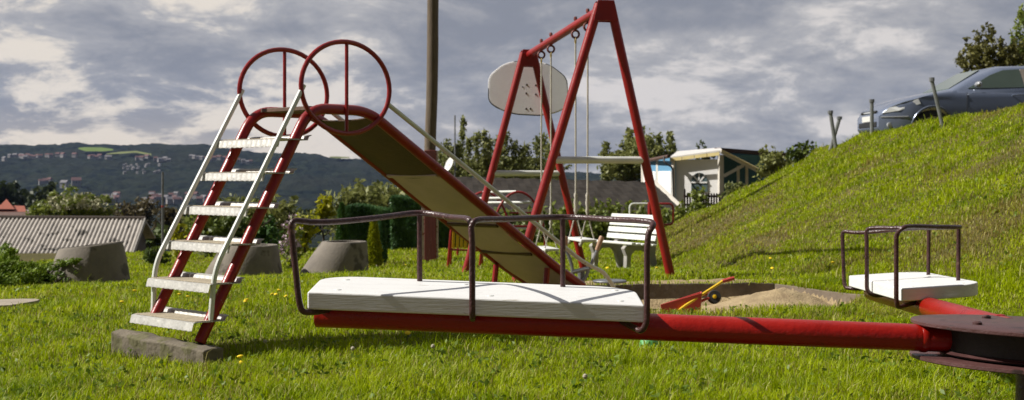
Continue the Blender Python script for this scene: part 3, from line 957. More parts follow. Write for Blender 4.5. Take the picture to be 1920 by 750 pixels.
# ================================================================== ROUNDABOUT
hub = Vector((at(1945, 612, 4.68).x, 4.68, CZ - .550))
rb = thing('roundabout', 'red and brown playground roundabout with white plank seats in the foreground', 'roundabout', (hub.x, hub.y, float(G(hub.x, hub.y))))
HN = nrm((.036, .028, 1))                      # the worn pivot lets the wheel lean slightly
HXv = nrm(np.cross((0, 1, 0), HN)); HYv = np.cross(HN, HXv)
HM = np.array([HXv, HYv, HN]).T
hc = np.array(hub)
rd = .443
for dz, nm in ((0, 0), (-.125, 1)):
    mb = MB().lathe([(rd - .004, -.010), (rd, -.007), (rd, .003), (rd - .004, .006)], hc + HN * dz, 72, HM)
    d_ = build('hub_disc', mb, M['hub'], rb, angle=50)
    if nm == 0:
        for a in np.linspace(0, 2 * math.pi, 5)[:-1] + .35:
            mb = MB().lathe([(.017, 0), (.017, .008), (.010, .013)], hc + HM @ np.array((.27 * math.cos(a), .27 * math.sin(a), .006)), 12, HM)
            build('bolt_head', mb, M['hub'], d_)
build('hub_drum', MB().lathe([(.33, -.114), (.33, -.011)], hc, 48, HM), M['black'], rb)
build('grease_ring', MB().lathe([(.335, -.112), (.352, -.106), (.336, -.098)], hc, 48, HM, caps=False), M['hub'], rb)
build('hub_post', MB().lathe([(.07, -1.0), (.07, -.137)], hc, 24, HM), M['maroon'], rb)


def frame(ang, tilt):
    u = np.array((math.cos(ang), math.sin(ang), 0)); v = np.array((math.sin(ang), -math.cos(ang), 0))   # v: away from the three posts
    u = nrm(u + UP * tilt)
    return u, v


# seat 1 as measured: front edge at y=4.55, plank .39 deep, 1.50 m out to the tip
S1 = 4.55
a_out = at(592, 596, 4.69); a_in = at(1730, 641, 4.69)
tilt1 = float((a_out.z - a_in.z) / (a_in.x - a_out.x))
x_in, x_out = at(1208, 572, S1).x, at(575, 553, S1).x
z_front_out, z_front_in = at(575, 553, S1).z, at(1208, 572, S1).z
DEP = .40


def arm_set(ang, tilt, dz=0.0, rear_up=.028):
    u, v = frame(ang, tilt)
    v = -v if ang_is_flipped(ang) else v
    wup = nrm(np.cross(u, v)); wup = wup if wup[2] > 0 else -wup
    org = np.array((hub.x, hub.y, a_in.z + dz)) - u * 0 + UP * 0
    zax = lambda r_: org + u * r_
    L_out = hub.x - a_out.x; L_in = .30
    build('weld_collar', MB().tube([zax(.405), zax(.414), zax(.426), zax(.432)], [.0515, .0545, .0535, .0505], 24, jit=.03), M['red_arm'], rb)
    arm = build('arm', MB().tube([zax(L_in), zax(L_out - .006), zax(L_out)], [.0495, .0495, .046], 24), M['red_arm'], rb)
    r0, r1 = hub.x - x_in, hub.x - x_out
    vf = S1 - hub.y                              # front edge, relative to the arm axis
    vdir = v
    top0 = (z_front_in + (z_front_out - z_front_in) * 0) - (a_in.z - 0)
    # plank: front corners nearly square, rear corners well rounded, soft top arris
    def PT(r_, q, h):
        # q: 0 at front edge ... DEP at rear
        base = org + u * r_ + vdir * (vf + q)
        lift = (z_front_in - (a_in.z + (hub.x - x_in) * tilt1)) if True else 0
        return base + UP * (lift + h + rear_up * q / DEP + .004 * 0)
    outl = [(r0, 0), (r0, DEP - .13)]
    for k in range(1, 8):
        a = math.pi / 2 * k / 8; outl.append((r0 + .16 * (1 - math.cos(a)), DEP - .13 + .13 * math.sin(a)))
    outl += [(r0 + .16, DEP), (r1 - .16, DEP)]
    for k in range(1, 8):
        a = math.pi / 2 * k / 8; outl.append((r1 - .16 + .16 * math.sin(a), DEP - .13 + .13 * math.cos(a)))
    outl += [(r1, DEP - .13), (r1, 0)]
    th = .063
    mb = MB()
    n = len(outl)
    mb.add([PT(r_, q, 0) for r_, q in outl] + [PT(r_, q, -th) for r_, q in outl],
           [tuple(range(n)), tuple(range(2 * n - 1, n - 1, -1))] + [(i, (i + 1) % n, (i + 1) % n + n, i + n) for i in range(n)])
    seat = build('seat', mb, M['plank'], rb, bevel=.007, seg=3)
    for k in range(2):
        for rr_ in (r0 + .08, (r0 + r1) / 2 + (.05 if k else -.05), r1 - .10):
            build('coach_bolt', MB().lathe([(.013, -.002), (.012, .0014), (.006, .0026)], PT(rr_, .07 + k * .24, 0), 10), M['white'], seat)
    mid = (r0 + r1) / 2 + .012
    rt = .0112
    H0, H1 = .292, .315
    # two guard rails, each from the outer front post round the rear post to the middle front post
    def front_post(r_, out_, hgt, bend):
        return [PT(r_ + out_[0], -.028, hgt), PT(r_ + out_[1], -.026, -.050), PT(r_ + bend, -.010, -.084), PT(r_ + bend * 1.6, .10, -.078)]
    rl = []
    # outer rail
    top = [PT(r1 + .054, -.022, .250), PT(r1 - .07, .07, .243), PT(r1 - .22, .20, .250), PT(r1 - .375, DEP - .05, .260), PT(r1 - .50, .22, .262), PT(mid + .022, .02, .280), PT(mid + .004, -.024, .270)]
    body = catmull(top, 6)
    pst = [PT(r1 + .052, -.024, .25), PT(r1 + .026, -.022, -.03), PT(r1 + .016, -.018, -.070), PT(r1 - .03, .03, -.077), PT(r1 - .10, .15, -.074)]
    rail = fillet([pst[4], pst[3], pst[2], pst[1], PT(r1 + .056, -.024, .254)] , [0, .03, .05, .02, 0], 5)[:-1]
    p1 = fillet(rail[-1:] + [PT(r1 + .056, -.026, .256)] + [body[3]], .03, 6)
    rl.append(rail + p1[1:] + body[4:-2])
    # inner rail
    top = [PT(mid + .004, -.030, .256), PT(mid - .018, -.010, .280), PT(mid - .12, .12, .274), PT(mid - .335, DEP - .05, .266), PT(r0 + .11, .20, .280), PT(r0 + .004, .05, .294), PT(r0 - .030, .0, .290), PT(r0 - .012, -.024, .258), PT(r0 - .006, -.026, .20)]
    body = catmull(top, 6)
    mp_ = fillet([PT(mid, .15, -.072), PT(mid, .01, -.078), PT(mid, -.028, -.05), PT(mid, -.029, .20)], [0, .03, .03, 0], 5)
    rp_ = fillet([PT(r0 - .006, -.026, .19), PT(r0 - .006, -.026, -.055), PT(r0 + .012, -.016, -.092), PT(r0 + .08, .10, -.076)], [0, .03, .03, 0], 5)
    rl.append(mp_ + body + rp_)
    for path in rl:
        g = build('guard_rail', MB().tube(path, rt, 12), M['maroon'], seat)
    for rr_, hh in ((r1 - .375, .260), (mid - .335, .266)):
        g = build('rail_post', MB().tube([PT(rr_, DEP - .052, -.01), PT(rr_, DEP - .05, hh)], rt * .92, 12), M['maroon'], seat)
    return seat


def ang_is_flipped(a): return False


arm_set(math.pi, tilt1)
arm_set(math.radians(87), -.026, dz=.015)
arm_set(math.radians(0), -.03)
arm_set(math.radians(-93), .03)
# ================================================================== SWING FRAME, SWINGS, BACKBOARD
A1 = np.array(at(1134, 13, 11.4)); A2 = np.array(at(991, 103, 14.2))
bd = nrm(A2 - A1); bp_ = nrm((-bd[1], bd[0], 0)); bp_ = bp_ if bp_[0] > 0 else -bp_
sf = thing('swing_frame', 'tall red steel A-frame swing set with white cross braces', 'swing frame', (*((A1 + A2) / 2)[:2], float(G(1.0, 12.8))))
build('top_bar', MB().tube([A1 - bd * .02, A2 + bd * .02], .041, 14), M['swing_red'], sf)
LEGS = {}
for nm, A, d, feet, sp_ in (('n', A1, 11.4, ((967, 528), (1258, 520)), .055), ('f', A2, 14.2, ((870, 521), (1097, 516)), .055)):
    for sgn, (px, py) in zip((-1, 1), feet):
        dd = d + sgn * .16
        ft_ = np.array(at(px, py, dd)); gz = float(G(ft_[0], ft_[1]))
        top = A + bp_ * sgn * sp_ + UP * .02
        dirn = nrm(top - ft_)
        bot = ft_ - dirn * ((ft_[2] - gz + .12) / dirn[2]) if ft_[2] > gz - .05 else ft_ - dirn * .1
        build('leg', MB().tube([bot, top], .0415, 14), M['swing_red'], sf)
        LEGS[nm, sgn] = (ft_, top)
    g = [A + bp_ * a + UP * b for a, b in ((-.075, .055), (.075, .055), (.115, -.13), (-.115, -.13))]
    build('gusset', MB().prism([p - bd * .045 for p in g], bd * .012), M['swing_red'], sf, bevel=.003)
    build('gusset', MB().prism([p + bd * .033 for p in g], bd * .012), M['swing_red'], sf, bevel=.003)
    y = 300 if nm == 'n' else 325
    q = []
    for sgn in (-1, 1):
        a, b = LEGS[nm, sgn]; zt_ = CZ + (HY - y) / F * d; q.append(a + (b - a) * (zt_ - a[2]) / (b[2] - a[2]))
    build('cross_brace', MB().tube([q[0], q[1]], .032, 14), M['rail_white'], sf)


def bar_pt(px):
    k = (px - CX) / F
    t = (k * A1[1] - A1[0]) / ((A2 - A1)[0] - k * (A2 - A1)[1])
    return A1 + (A2 - A1) * t


for (pa, pb, ys, lab) in ((1102, 1079, 449, 'nearer rope swing with white board seat, closest to the white bench'), (1033, 1015, 466, 'farther rope swing with white board seat, hanging lower behind the slide handrail')):
    b1, b2 = bar_pt(pa), bar_pt(pb); cen = (b1 + b2) / 2
    zs = CZ + (HY - ys) / F * cen[1]
    sw = thing('rope_swing', lab, 'swing', (cen[0], cen[1], zs), 'rope swings under the red bar')
    ln = .22
    c0 = np.array((cen[0], cen[1], zs))
    if np.linalg.norm(b2 - b1) < .1: b1, b2 = cen - bd * .2, cen + bd * .2
    mb = MB(); ax, ay = nrm(bd * (1, 1, 0)), bp_
    mb.box(c0, (.50, .155, .028), (ax, ay, UP))
    build('seat', mb, M['white'], sw, bevel=.009, seg=3)
    for s, bb in ((-1, b1), (1, b2)):
        e = bb - UP * .055
        eye = build('eye_bolt', MB().tube([bb + UP * .075, bb - UP * .05], .010, 8), M['hook'], sf)
        ring = [bb - UP * .085 + .036 * (bp_ * math.cos(a) + UP * math.sin(a)) for a in np.linspace(0, 2 * math.pi, 17)[:-1]]
        build('ring', MB().tube(ring, .011, 8, closed=True), M['hook'], eye)
        build('nut', MB().lathe([(.017, .05), (.017, .075), (.012, .085)], bb, 8), M['hook'], eye)
        sh = [bb - UP * .145 + np.array((0, 0, 1)) * .032 * math.sin(a) + bd * .018 * math.cos(a) for a in np.linspace(0, 2 * math.pi, 13)[:-1]]
        build('shackle', MB().tube(sh, .007, 6, closed=True), M['brass'], sw)
        end = c0 + ax * s * .20
        kn = end + UP * .30 + (bb - end) * .0; kn[0] = end[0] * .9 + bb[0] * .1; kn[1] = end[1] * .9 + bb[1] * .1
        rp = build('rope', MB().tube(catmull([bb - UP * .17, bb * .6 + kn * .4 - UP * .02, kn], 5), .0085, 8), M['rope'], sw)
        build('knot', MB().lathe([(.008, .0), (.020, .03), (.014, .07), (.021, .11), (.014, .15), (.019, .18), (.008, .21)], kn - UP * .06, 10), M['rope'], rp)
        for v_ in (-1, 1):
            build('strand', MB().tube([kn - UP * .05, end + ay * v_ * .065 + UP * .012, end + ay * v_ * .065 - UP * .02], .0065, 6), M['rope'], rp)
            build('end_knot', MB().lathe([(.006, -.025), (.018, -.01), (.018, .006), (.006, .012)], end + ay * v_ * .065 - UP * .03, 8), M['rope'], rp)

bbp = [(918, 142), (946, 120), (988, 112), (1032, 123), (1062, 147), (1065, 198), (1045, 210), (1014, 216), (965, 213), (936, 203), (917, 190)]
bc = np.array(at(991, 164, 14.34)); s14 = F / 14.34
bx_ = nrm((.993, -.12, 0))
bo = [bc + bx_ * ((px - 991) / s14 / bx_[0]) + UP * ((164 - py) / s14) for px, py in bbp]
bo = fillet([bo[-1] * .5 + bo[0] * .5] + bo + [bo[-1] * .5 + bo[0] * .5], .07, 4)[:-1]
bk = thing('basketball_backboard', 'white basketball backboard with worn black rim fixed behind the swing frame', 'backboard', bc)
build('board', MB().prism(bo, bd * .022), M['board'], bk, bevel=.003)
cen_ = sum(bo) / len(bo)
edge = [p + (p - cen_) * .006 + bd * .011 for p in bo]
build('edge_band', MB().tube(edge, .0095, 6, closed=True), M['board_edge'], bk)
for px, py in ((988, 159), (1005, 160), (987, 175), (1005, 177), (987, 204), (995, 204), (980, 163)):
    r_ = .013 if px != 980 else .008
    c = bc + bx_ * ((px - 991) / s14 / bx_[0]) + UP * ((164 - py) / s14)
    MX = np.array([bp_, UP, -bd]).T
    build('bolt', MB().lathe([(r_, -.004), (r_ * .9, .002), (r_ * .4, .003)], c, 8, MX), M['bolt'], bk)
hoopc = bc + bd * .25 - UP * .18
build('hoop', MB().tube([hoopc + .19 * (bp_ * math.cos(a) + nrm(bd * (1, 1, 0)) * math.sin(a)) for a in np.linspace(0, 2 * math.pi, 25)[:-1]], .009, 8, closed=True), M['hook'], bk)
build('bracket', MB().beam(bc + bd * .022 - UP * .18, bc + bd * .065 - UP * .18, .12, .02), M['hook'], bk)

# ================================================================== BENCH
bb = base_at(1178, 19.0)
fz = nrm((-.87, -.5, 0)); lx = nrm((.5, -.87, 0))
bn = thing('park_bench', 'white slatted park bench with grey concrete sides facing the swings', 'bench', bb)
bo_ = np.array(bb)
def BP(l, f, z): return bo_ + lx * l + fz * f + UP * z
for s in (-1, 1):
    l = s * .42
    side = [(.36, 0), (.285, 0), (.27, .26), (.20, .325), (.03, .325), (-.04, .26), (-.12, 0), (-.21, 0), (-.16, .28), (-.24, .80), (-.16, .82), (-.06, .42), (.36, .40), (.40, .36), (.35, .25)]
    build('side_frame', MB().prism([BP(l - .045, f, z) for f, z in side], lx * .09), M['bench_conc'], bn, smooth=False, bevel=.012)
for k in range(5):
    f0 = .34 - k * .092
    build('seat_slat', MB().box(BP(0, f0, .425 - .006 * k + (.010 if k == 0 else 0)), (1.25, .074, .032), (lx, fz, UP)), M['white'], bn, bevel=.008)
for k in range(4):
    z = .50 + k * .098; f0 = -.075 - k * .026
    n_ = nrm(fz + UP * .26); up_ = nrm(UP - n_ * np.dot(UP, n_))
    build('back_slat', MB().box(BP(0, f0 + .02, z), (1.25, .030, .076), (lx, n_, up_)), M['white'], bn, bevel=.008)

# ================================================================== POLE, MAST, FLAG POLE
pb = base_at(805, 22.0); pb.z = at(805, 488, 22).z
up_ = thing('utility_pole', 'tall weathered grey wooden pole boxed in faded red boards at its foot', 'pole', pb)
px_top = at(812, -260, 22)
build('shaft', MB().tube(catmull([np.array(pb) - UP * .3, np.array(at(806, 300, 22)), np.array(at(811, 120, 22)), np.array(px_top)], 8), .098, 16, jit=.05), M['wood_pole'], up_)
zt_ = at(806, 282, 22).z
mb = MB().box((pb.x + .025, pb.y, (pb.z + zt_) / 2), (.20, .25, zt_ - pb.z), None)
build('red_casing', mb, M['pole_red'], up_, smooth=False, bevel=.006)
build('peeling_batten', MB().box((pb.x - .100, pb.y - .02, (pb.z + zt_) / 2), (.046, .20, zt_ - pb.z - .03)), M['pole_white'], up_, smooth=False, bevel=.004)
build('peeling_batten', MB().box((pb.x + .139, pb.y - .02, (pb.z + zt_) / 2), (.024, .20, zt_ - pb.z - .05)), M['pole_white'], up_, smooth=False, bevel=.004)

p = at(305, 322, 44); g = float(G(p.x, 44))
fp = thing('flag_pole', 'thin bare grey pole with a red band rising beside the corrugated shed', 'pole', (p.x, 44, g))
build('pole', MB().tube([(p.x, 44, g - .2), tuple(p)], [.05, .036], 10), M['galv'], fp)
q = at(305, 387, 44)
build('band', MB().lathe([(.046, -.03), (.046, .03)], tuple(q), 10), M['toy_red'], fp)

p = at(853, 216, 46); g = float(G(p.x, 46))
am = thing('antenna_mast', 'slim grey mast with a white satellite dish above the black shed roof', 'mast', (p.x, 46, g))
build('pole', MB().tube([(p.x, 46, g - .2), tuple(p)], [.035, .025], 8), M['galv'], am)
q = np.array(at(845, 309, 45.8)); dn = nrm((-.8, -.45, .35)); dx_ = nrm(np.cross(UP, dn)); DM = np.array([dx_, np.cross(dn, dx_), dn]).T
build('dish', MB().lathe([(.02, 0), (.16, .02), (.27, .07), (.275, .075), (.16, .03), (.02, .012)], q, 20, DM), M['white'], am)
build('dish_arm', MB().tube([q, q + dn * .22 - UP * .1, q + dn * .3], .012, 6), M['galv'], am)
build('dish_mount', MB().tube([q - dn * .0, (p.x, 46, q[2] - .05)], .018, 6), M['galv'], am)

# ================================================================== CONCRETE RINGS
def cone_ring(px0, px1, d, tx0, tx1, ht, label, rot=0.0, tilt=0.0):
    c = base_at((px0 + px1) / 2, d); s = F / d
    r0 = (px1 - px0) / 2 / s; r1 = (tx1 - tx0) / 2 / s; off = ((tx0 + tx1) / 2 - (px0 + px1) / 2) / s
    z0 = -.12; n = 48; rings = []
    for rr_, z, o_ in ((r0, z0, 0), (r0, .0, 0), (r0 + (r1 - r0) * .5, ht * .5, off * .5), (r1, ht - .012, off), (r1 - .012, ht, off), (r1 - .08, ht, off), (r1 - .085, ht - .03, off), (r1 - .06, .1, off)):
        rings.append([(c.x + o_ + rr_ * math.cos(a), c.y + rr_ * math.sin(a), c.z + z + (tilt * (o_ + rr_ * math.cos(a)) if z > .05 else 0)) for a in np.linspace(0, 2 * math.pi, n + 1)[:-1]])
    o = build('concrete_ring', MB().loft(rings), M['conc_ring'], angle=30)
    tag(o, label, 'planter ring', 'concrete cone rings on the lawn')
    return o


cone_ring(558, 692, 18.4, 602, 688, .50, 'slanted concrete cone ring standing in front of the cypress hedge')
cone_ring(378, 531, 18.0, 416, 521, .49, 'concrete cone ring half hidden behind the slide ladder steps')
cone_ring(84, 243, 14.2, 112, 228, .45, 'tilted concrete cone ring overgrown by the spreading juniper', tilt=.12)

# ================================================================== CLIMBER, TOY BENCH, TURNSTILE
c = base_at(950, 22.5)
cl = thing('arch_climber', 'red tubular arch climber with white rungs in front of the black shed', 'climbing frame', c)
def CP(px, py, d=22.5): return np.array(at(px, py, d))
for x0, dd, col in ((908, 23.1, 0), (972, 22.2, 1)):
    zb = CZ + (HY - 470) / F * dd
    pts = []
    for k in range(21):
        a = math.pi * k / 20
        pts.append(CP(x0 - math.cos(a) * 50, 470 - math.sin(a) ** .85 * 110, dd))
    pts[0][2] -= .25; pts[-1][2] -= .25
    build('arch', MB().tube(pts, .022, 10), M['red'], cl)
for (xa, ya, xb, yb) in ((906, 360, 968, 359), (885, 372, 952, 371), (893, 380, 997, 379), (872, 412, 935, 413), (958, 428, 1022, 429)):
    build('rung', MB().tube([CP(xa, ya, 23.1 if xa < 950 else 22.2), CP(xb, yb, 22.2)], .020, 8), M['rail_white'], cl)
build('brace', MB().tube([CP(955, 399, 22.2), CP(1010, 399, 22.2)], .018, 8), M['red'], cl)
build('brace', MB().tube([CP(930, 412, 22.2), CP(960, 424, 22.2), CP(1018, 424, 22.2)], .020, 8), M['red'], cl)

c = base_at(873, 20.0)
tb = thing('toy_bench', 'small red framed play bench with yellow slats below the slide', 'play bench', c)
zl = c.z
for px, dd in ((846, 20.0), (906, 20.3)):
    t_ = CP(px - (0 if px < 870 else 0), 430, dd); b_ = CP(px - 7, 480, dd)
    b_[2] = float(G(b_[0], b_[1])) - .05
    build('leg', MB().tube([b_, t_], .020, 8), M['red'], tb)
    t2_ = t_ + (0, .35, 0); b2_ = b_ + (.02, .45, 0); b2_[2] = float(G(b2_[0], b2_[1])) - .05
    build('leg', MB().tube([b2_, t2_], .020, 8), M['red'], tb)
    build('brace', MB().tube([t_, t2_], .016, 8), M['red'], tb)
build('rail', MB().tube([CP(843, 468, 20), CP(904, 470, 20.3)], .016, 8), M['red'], tb)
build('rail', MB().tube([CP(846, 432, 20), CP(906, 432, 20.3)], .016, 8), M['red'], tb)
for k in range(7):
    a, b = CP(851 + k * 7.4, 434, 20.05), CP(850 + k * 7.4, 465, 20.05)
    build('slat', MB().beam(a, b, .048 if k != 0 else .042, .012, up=(0, 1, 0)), M['yellow'], tb, smooth=False, bevel=.003)

c = base_at(1220, 23.5)
ts = thing('turning_bar', 'turning bar with one white and one red tube loop on a red post', 'turning bar', c)
build('post', MB().tube([CP(1219, 470, 23.5) - UP * .4, CP(1219, 379, 23.5)], .050, 12), M['red'], ts)
for x0, x1, m, lb in ((1216, 1181, 'rail_white', 'white tube loop'), (1222, 1262, 'red', 'red tube loop')):
    pth = fillet([CP(x0, 382, 23.5), CP(x1, 382, 23.5), CP(x1, 421, 23.5), CP(x0, 421, 23.5)], .08, 5)
    o = build('loop', MB().tube(pth, .020, 8), M[m], ts); o['label'] = lb

# ================================================================== DIGGER AND TOYS
dg = thing('sand_digger', 'steel sandpit digger with two wooden grips and a round seat plate', 'digger', (at(1120, 530, 10.55).x, 10.55, CZ - 1.1))
D0 = 10.55
seat_c = np.array(at(1143, 527, D0))
build('seat_plate', MB().lathe([(.02, -.012), (.135, -.010), (.142, 0), (.135, .008), (.02, .010)], seat_c, 28), M['steel'], dg)
build('seat_post', MB().tube([seat_c - UP * .02, (seat_c[0] - .02, D0, CZ - 1.25)], .020, 8), M['steel'], dg)
build('column', MB().tube([CP(1090, 505, D0 + .05), (CP(1090, 505, D0).tolist()[0], D0 + .05, CZ - 1.25)], .030, 10), M['steel'], dg)
for pts in ([(1120, 468), (1112, 488), (1103, 507), (1098, 520), (1088, 532)], [(1061, 468), (1069, 487), (1073, 503), (1074, 524)]):
    build('lever', MB().tube(catmull([CP(x, y, D0) for x, y in pts], 4), .014, 8), M['steel'], dg)
build('crossbar', MB().tube([CP(1074, 510, D0), CP(1104, 503, D0)], .018, 8), M['steel'], dg)
for a, b in (((1129, 443), (1119, 469)), ((1060, 443), (1060.5, 469))):
    pa, pb_ = CP(*a, D0), CP(*b, D0)
    build('grip', MB().tube([pa, pa + (pb_ - pa) * .1, pa + (pb_ - pa) * .5, pb_], [.017, .022, .020, .016], 12), M['wood_grip'], dg)

WD = 9.25
wb = thing('toy_wheelbarrow', 'red toy wheelbarrow with yellow handle bars tipped over in the sandpit', 'wheelbarrow', (at(1290, 560, WD).x, WD, CZ - 1.08))
def WP(px, py, dd=0): return np.array(at(px, py, WD + dd))
nose, top_, bk_ = (1236, 573), (1314, 548), (1320, 575)
rim_ = []
def tray_ring(k, grow=0):
    out = []
    for px, py, dd in ((1238, 571, -.10), (1238, 571, .10), (1316, 546, .14), (1316, 549, -.14)):
        q_ = WP(px, py, dd); out.append(q_)
    return out
r0_ = tray_ring(0)
low_ = [np.array((q[0] * .82 + WP(1290, 600)[0] * .18, WD + (q[1] - WD) * .6, CZ - 1.09)) for q in r0_]
th_in = [q * .94 + sum(r0_) / 4 * .06 for q in r0_]; lo_in = [q * .9 + sum(low_) / 4 * .1 + UP * .012 for q in low_]
build('tray', MB().loft([low_, r0_, th_in, lo_in]), M['toy_red'], wb, bevel=.006)
for dd, (a, b) in ((-.12, ((1285, 573), (1357, 526))), (.13, ((1268, 571), (1318, 551)))):
    build('handle_bar', MB().tube([WP(a[0] - 12, a[1] + 9, dd), WP(*a, dd), WP(*b, dd)], .0105, 10), M['yellow'], wb)
    d_ = nrm(WP(*b, dd) - WP(*a, dd)); d2 = nrm(d_ + np.array((.35, 0, -.28)))
    build('grip', MB().tube([WP(*b, dd) - d_ * .01, WP(*b, dd) + d2 * .05, WP(*b, dd) + d2 * .078], [.0135, .015, .012], 10), M['toy_red'], wb)
WM = np.array([(1, 0, 0), (0, .25, 1), (0, -1, .25)]).T; WM = np.array([nrm(c_) for c_ in WM.T]).T
wc = WP(1339, 557, .02)
ty = build('wheel', MB().lathe([(.026, -.020), (.044, -.020), (.050, -.010), (.050, .010), (.044, .020), (.026, .020)], wc, 24, WM), M['rubber'], wb)
build('wheel_hub', MB().lathe([(.026, -.016), (.024, .020), (.008, .024)], wc, 16, WM), M['rubber'], ty)
build('hub_cap', MB().lathe([(.014, .018), (.015, .026), (.006, .029)], wc, 12, WM), M['yellow'], ty)
build('fork', MB().tube([WP(1312, 566, .02), WP(1325, 560, .0), wc], .010, 8), M['toy_red'], wb)

gp = on_ground(1217, 653)
gb = thing('toy_mould', 'bright green plastic sand mould lying in the grass under the red arm', 'toy', gp)
build('shell', MB().lathe([(.004, .058), (.030, .054), (.048, .038), (.056, .012), (.060, .0), (.064, -.004)], np.array(gp) + UP * .012, 20, caps=True), M['toy_green'], gb)
build('knob', MB().lathe([(.012, .0), (.015, .012), (.006, .018)], np.array(gp) + UP * .068, 12), M['toy_green'], gb)

# ================================================================== STAKES ON THE EMBANKMENT
for (bx, by, tx, ty_, lab) in ((1569, 266, 1557, 211, 'grey iron stake leaning left at the end of the embankment'), (1570, 263, 1574, 222, 'short grey iron stake leaning right behind the left leaning stake'),
                               (1635, 250, 1634.5, 190, 'upright grey iron stake in front of the car bumper'), (1771, 238, 1747, 150, 'tallest grey iron stake leaning in front of the car mirror')):
    b_ = on_ground(bx, by, 12, 24)
    if b_.y > 23.9: b_ = base_at(bx, 22.5)
    t_ = at(tx, ty_, b_.y + (.6 if bx == 1570 else 0)); bq = np.array(b_) - UP * .1
    if bx == 1570: bq[1] += .6
    o = thing('iron_stake', lab, 'stake', b_, 'iron stakes along the embankment top')
    r_ = .030 * b_.y / 20
    build('shaft', MB().tube([bq, np.array(t_)], r_, 8), M['galv'], o)
    build('cap', MB().tube([np.array(t_) - UP * .02, np.array(t_) + UP * .035], r_ * 1.45, 8), M['steel'], o)
# ================================================================== CAR
cf = nrm((-.998, -.06, 0)); cl_ = nrm((.06, -.998, 0))
nose_p = at(1656, 240, 22.4)
gz_ = CZ + .52
car = thing('parked_car', 'blue grey estate car parked on top of the embankment behind the stakes', 'car', (nose_p.x + 2.2, 22.8, gz_))
C0 = np.array((nose_p.x, nose_p.y, gz_)) - cl_ * .80


def KP(s, q, z): return C0 - cf * s + cl_ * q + UP * z


_ZT = ([0, .04, .14, .34, .60, .95, 1.22, 1.62, 2.2, 3.2, 4.36, 4.42, 4.49, 4.5], [.55, .61, .70, .795, .87, .945, .99, .985, .99, 1.03, 1.07, .98, .80, .62])


def zt_(s_): return float(np.interp(s_, *_ZT))


def zb_(s_):
    z = float(np.interp(s_, [0, .08, .3, 4.2, 4.5], [.32, .22, .19, .20, .34]))
    for c in (.88, 3.56):
        if abs(s_ - c) < .36: z = max(z, .32 + math.sqrt(.36 ** 2 - (s_ - c) ** 2))
    return z


def QS(s_, z):
    wd = 1 - .34 * max(0, 1 - s_ / .75) ** 2.2 - .16 * max(0, (s_ - 3.9) / .6) ** 2
    hi = min(1, max(0, (z - .60) / .44)); lo = min(1, max(0, (.60 - z) / .42))
    return .868 * wd * (1 - .105 * hi ** 1.6 - .055 * lo ** 2) + .012 * math.exp(-((z - .86 - .02 * s_) / .035) ** 2) * (s_ > .6)


cols = sorted(set([0, .02, .06, .12, .2, .3, .4, .5] + list(np.linspace(.521, 1.239, 25)) + list(np.linspace(1.3, 3.15, 16)) + list(np.linspace(3.201, 3.919, 25)) + [4.0, 4.1, 4.2, 4.3, 4.36, 4.4, 4.43, 4.46, 4.49, 4.5]))
rings = []
for s_ in cols:
    a, b = zb_(s_), zt_(s_); half = []
    for k in range(13):
        z = a + (b - a) * k / 12
        q_ = QS(s_, z)
        if k == 12: q_ -= .035
        half.append((q_, z - (.004 if k == 12 else 0)))
    half += [(half[-1][0] * .72, b + .014), (half[-1][0] * .30, b + .022)]
    rings.append([KP(s_, q, z) for q, z in half] + [KP(s_, -q, z) for q, z in reversed(half)])
build('body', MB().loft(rings), M['car'], car, angle=40)
ba = [(1.20, .70), (1.34, .76), (2.2, .79), (3.2, .79), (4.2, .74), (4.38, .66)]
def gh_ring(s0, s1, hw, z, r_=.16):
    pts = []
    for s_, q in ((s0, -hw * .80), (s0 + r_, -hw), ((s0 + s1) / 2, -hw * 1.01), (s1 - r_, -hw * .98), (s1, -hw * .8), (s1, hw * .8), (s1 - r_, hw * .98), ((s0 + s1) / 2, hw * 1.01), (s0 + r_, hw), (s0, hw * .80)):
        pts.append(KP(s_, q, z))
    return pts
build('cabin', MB().loft([gh_ring(1.18, 4.40, .80, .94), gh_ring(1.22, 4.38, .795, 1.00), gh_ring(1.92, 4.10, .645, 1.385, .30), gh_ring(2.15, 4.0, .60, 1.432, .3), gh_ring(2.5, 3.8, .40, 1.455, .3)]), M['car'], car, angle=50)


def side_q(z): return .797 + (.650 - .797) * (z - 1.0) / .385 + .004


def side_panel(pts, name, m, th=.012, pr=None):
    for sg in (1, -1):
        a = [KP(s_, sg * (side_q(z) + .006), z) for s_, z in pts]; b = [KP(s_, sg * (side_q(z) - th), z) for s_, z in pts]
        build(name, MB().loft([b, a]), m, car if pr is None else pr, smooth=False)
side_panel([(1.52, 1.02), (2.54, 1.045), (2.50, 1.372), (2.20, 1.355), (1.95, 1.26)], 'front_window', M['glass'])
side_panel([(2.66, 1.05), (3.42, 1.065), (3.36, 1.37), (2.62, 1.375)], 'rear_window', M['glass'])
side_panel([(3.52, 1.07), (4.14, 1.08), (3.98, 1.33), (3.46, 1.365)], 'quarter_window', M['glass'])
side_panel([(2.555, 1.045), (2.645, 1.048), (2.605, 1.375), (2.515, 1.372)], 'pillar_trim', M['pillar'])
ws = []
for s_, q, z in ((1.275, -.60, 1.02), (1.275, .60, 1.02), (1.87, .49, 1.365), (1.87, -.49, 1.365)): ws.append(KP(s_ - .02, q, z + .012))
build('windscreen', MB().loft([[p - UP * .02 for p in ws], ws]), M['glass'], car, smooth=False)
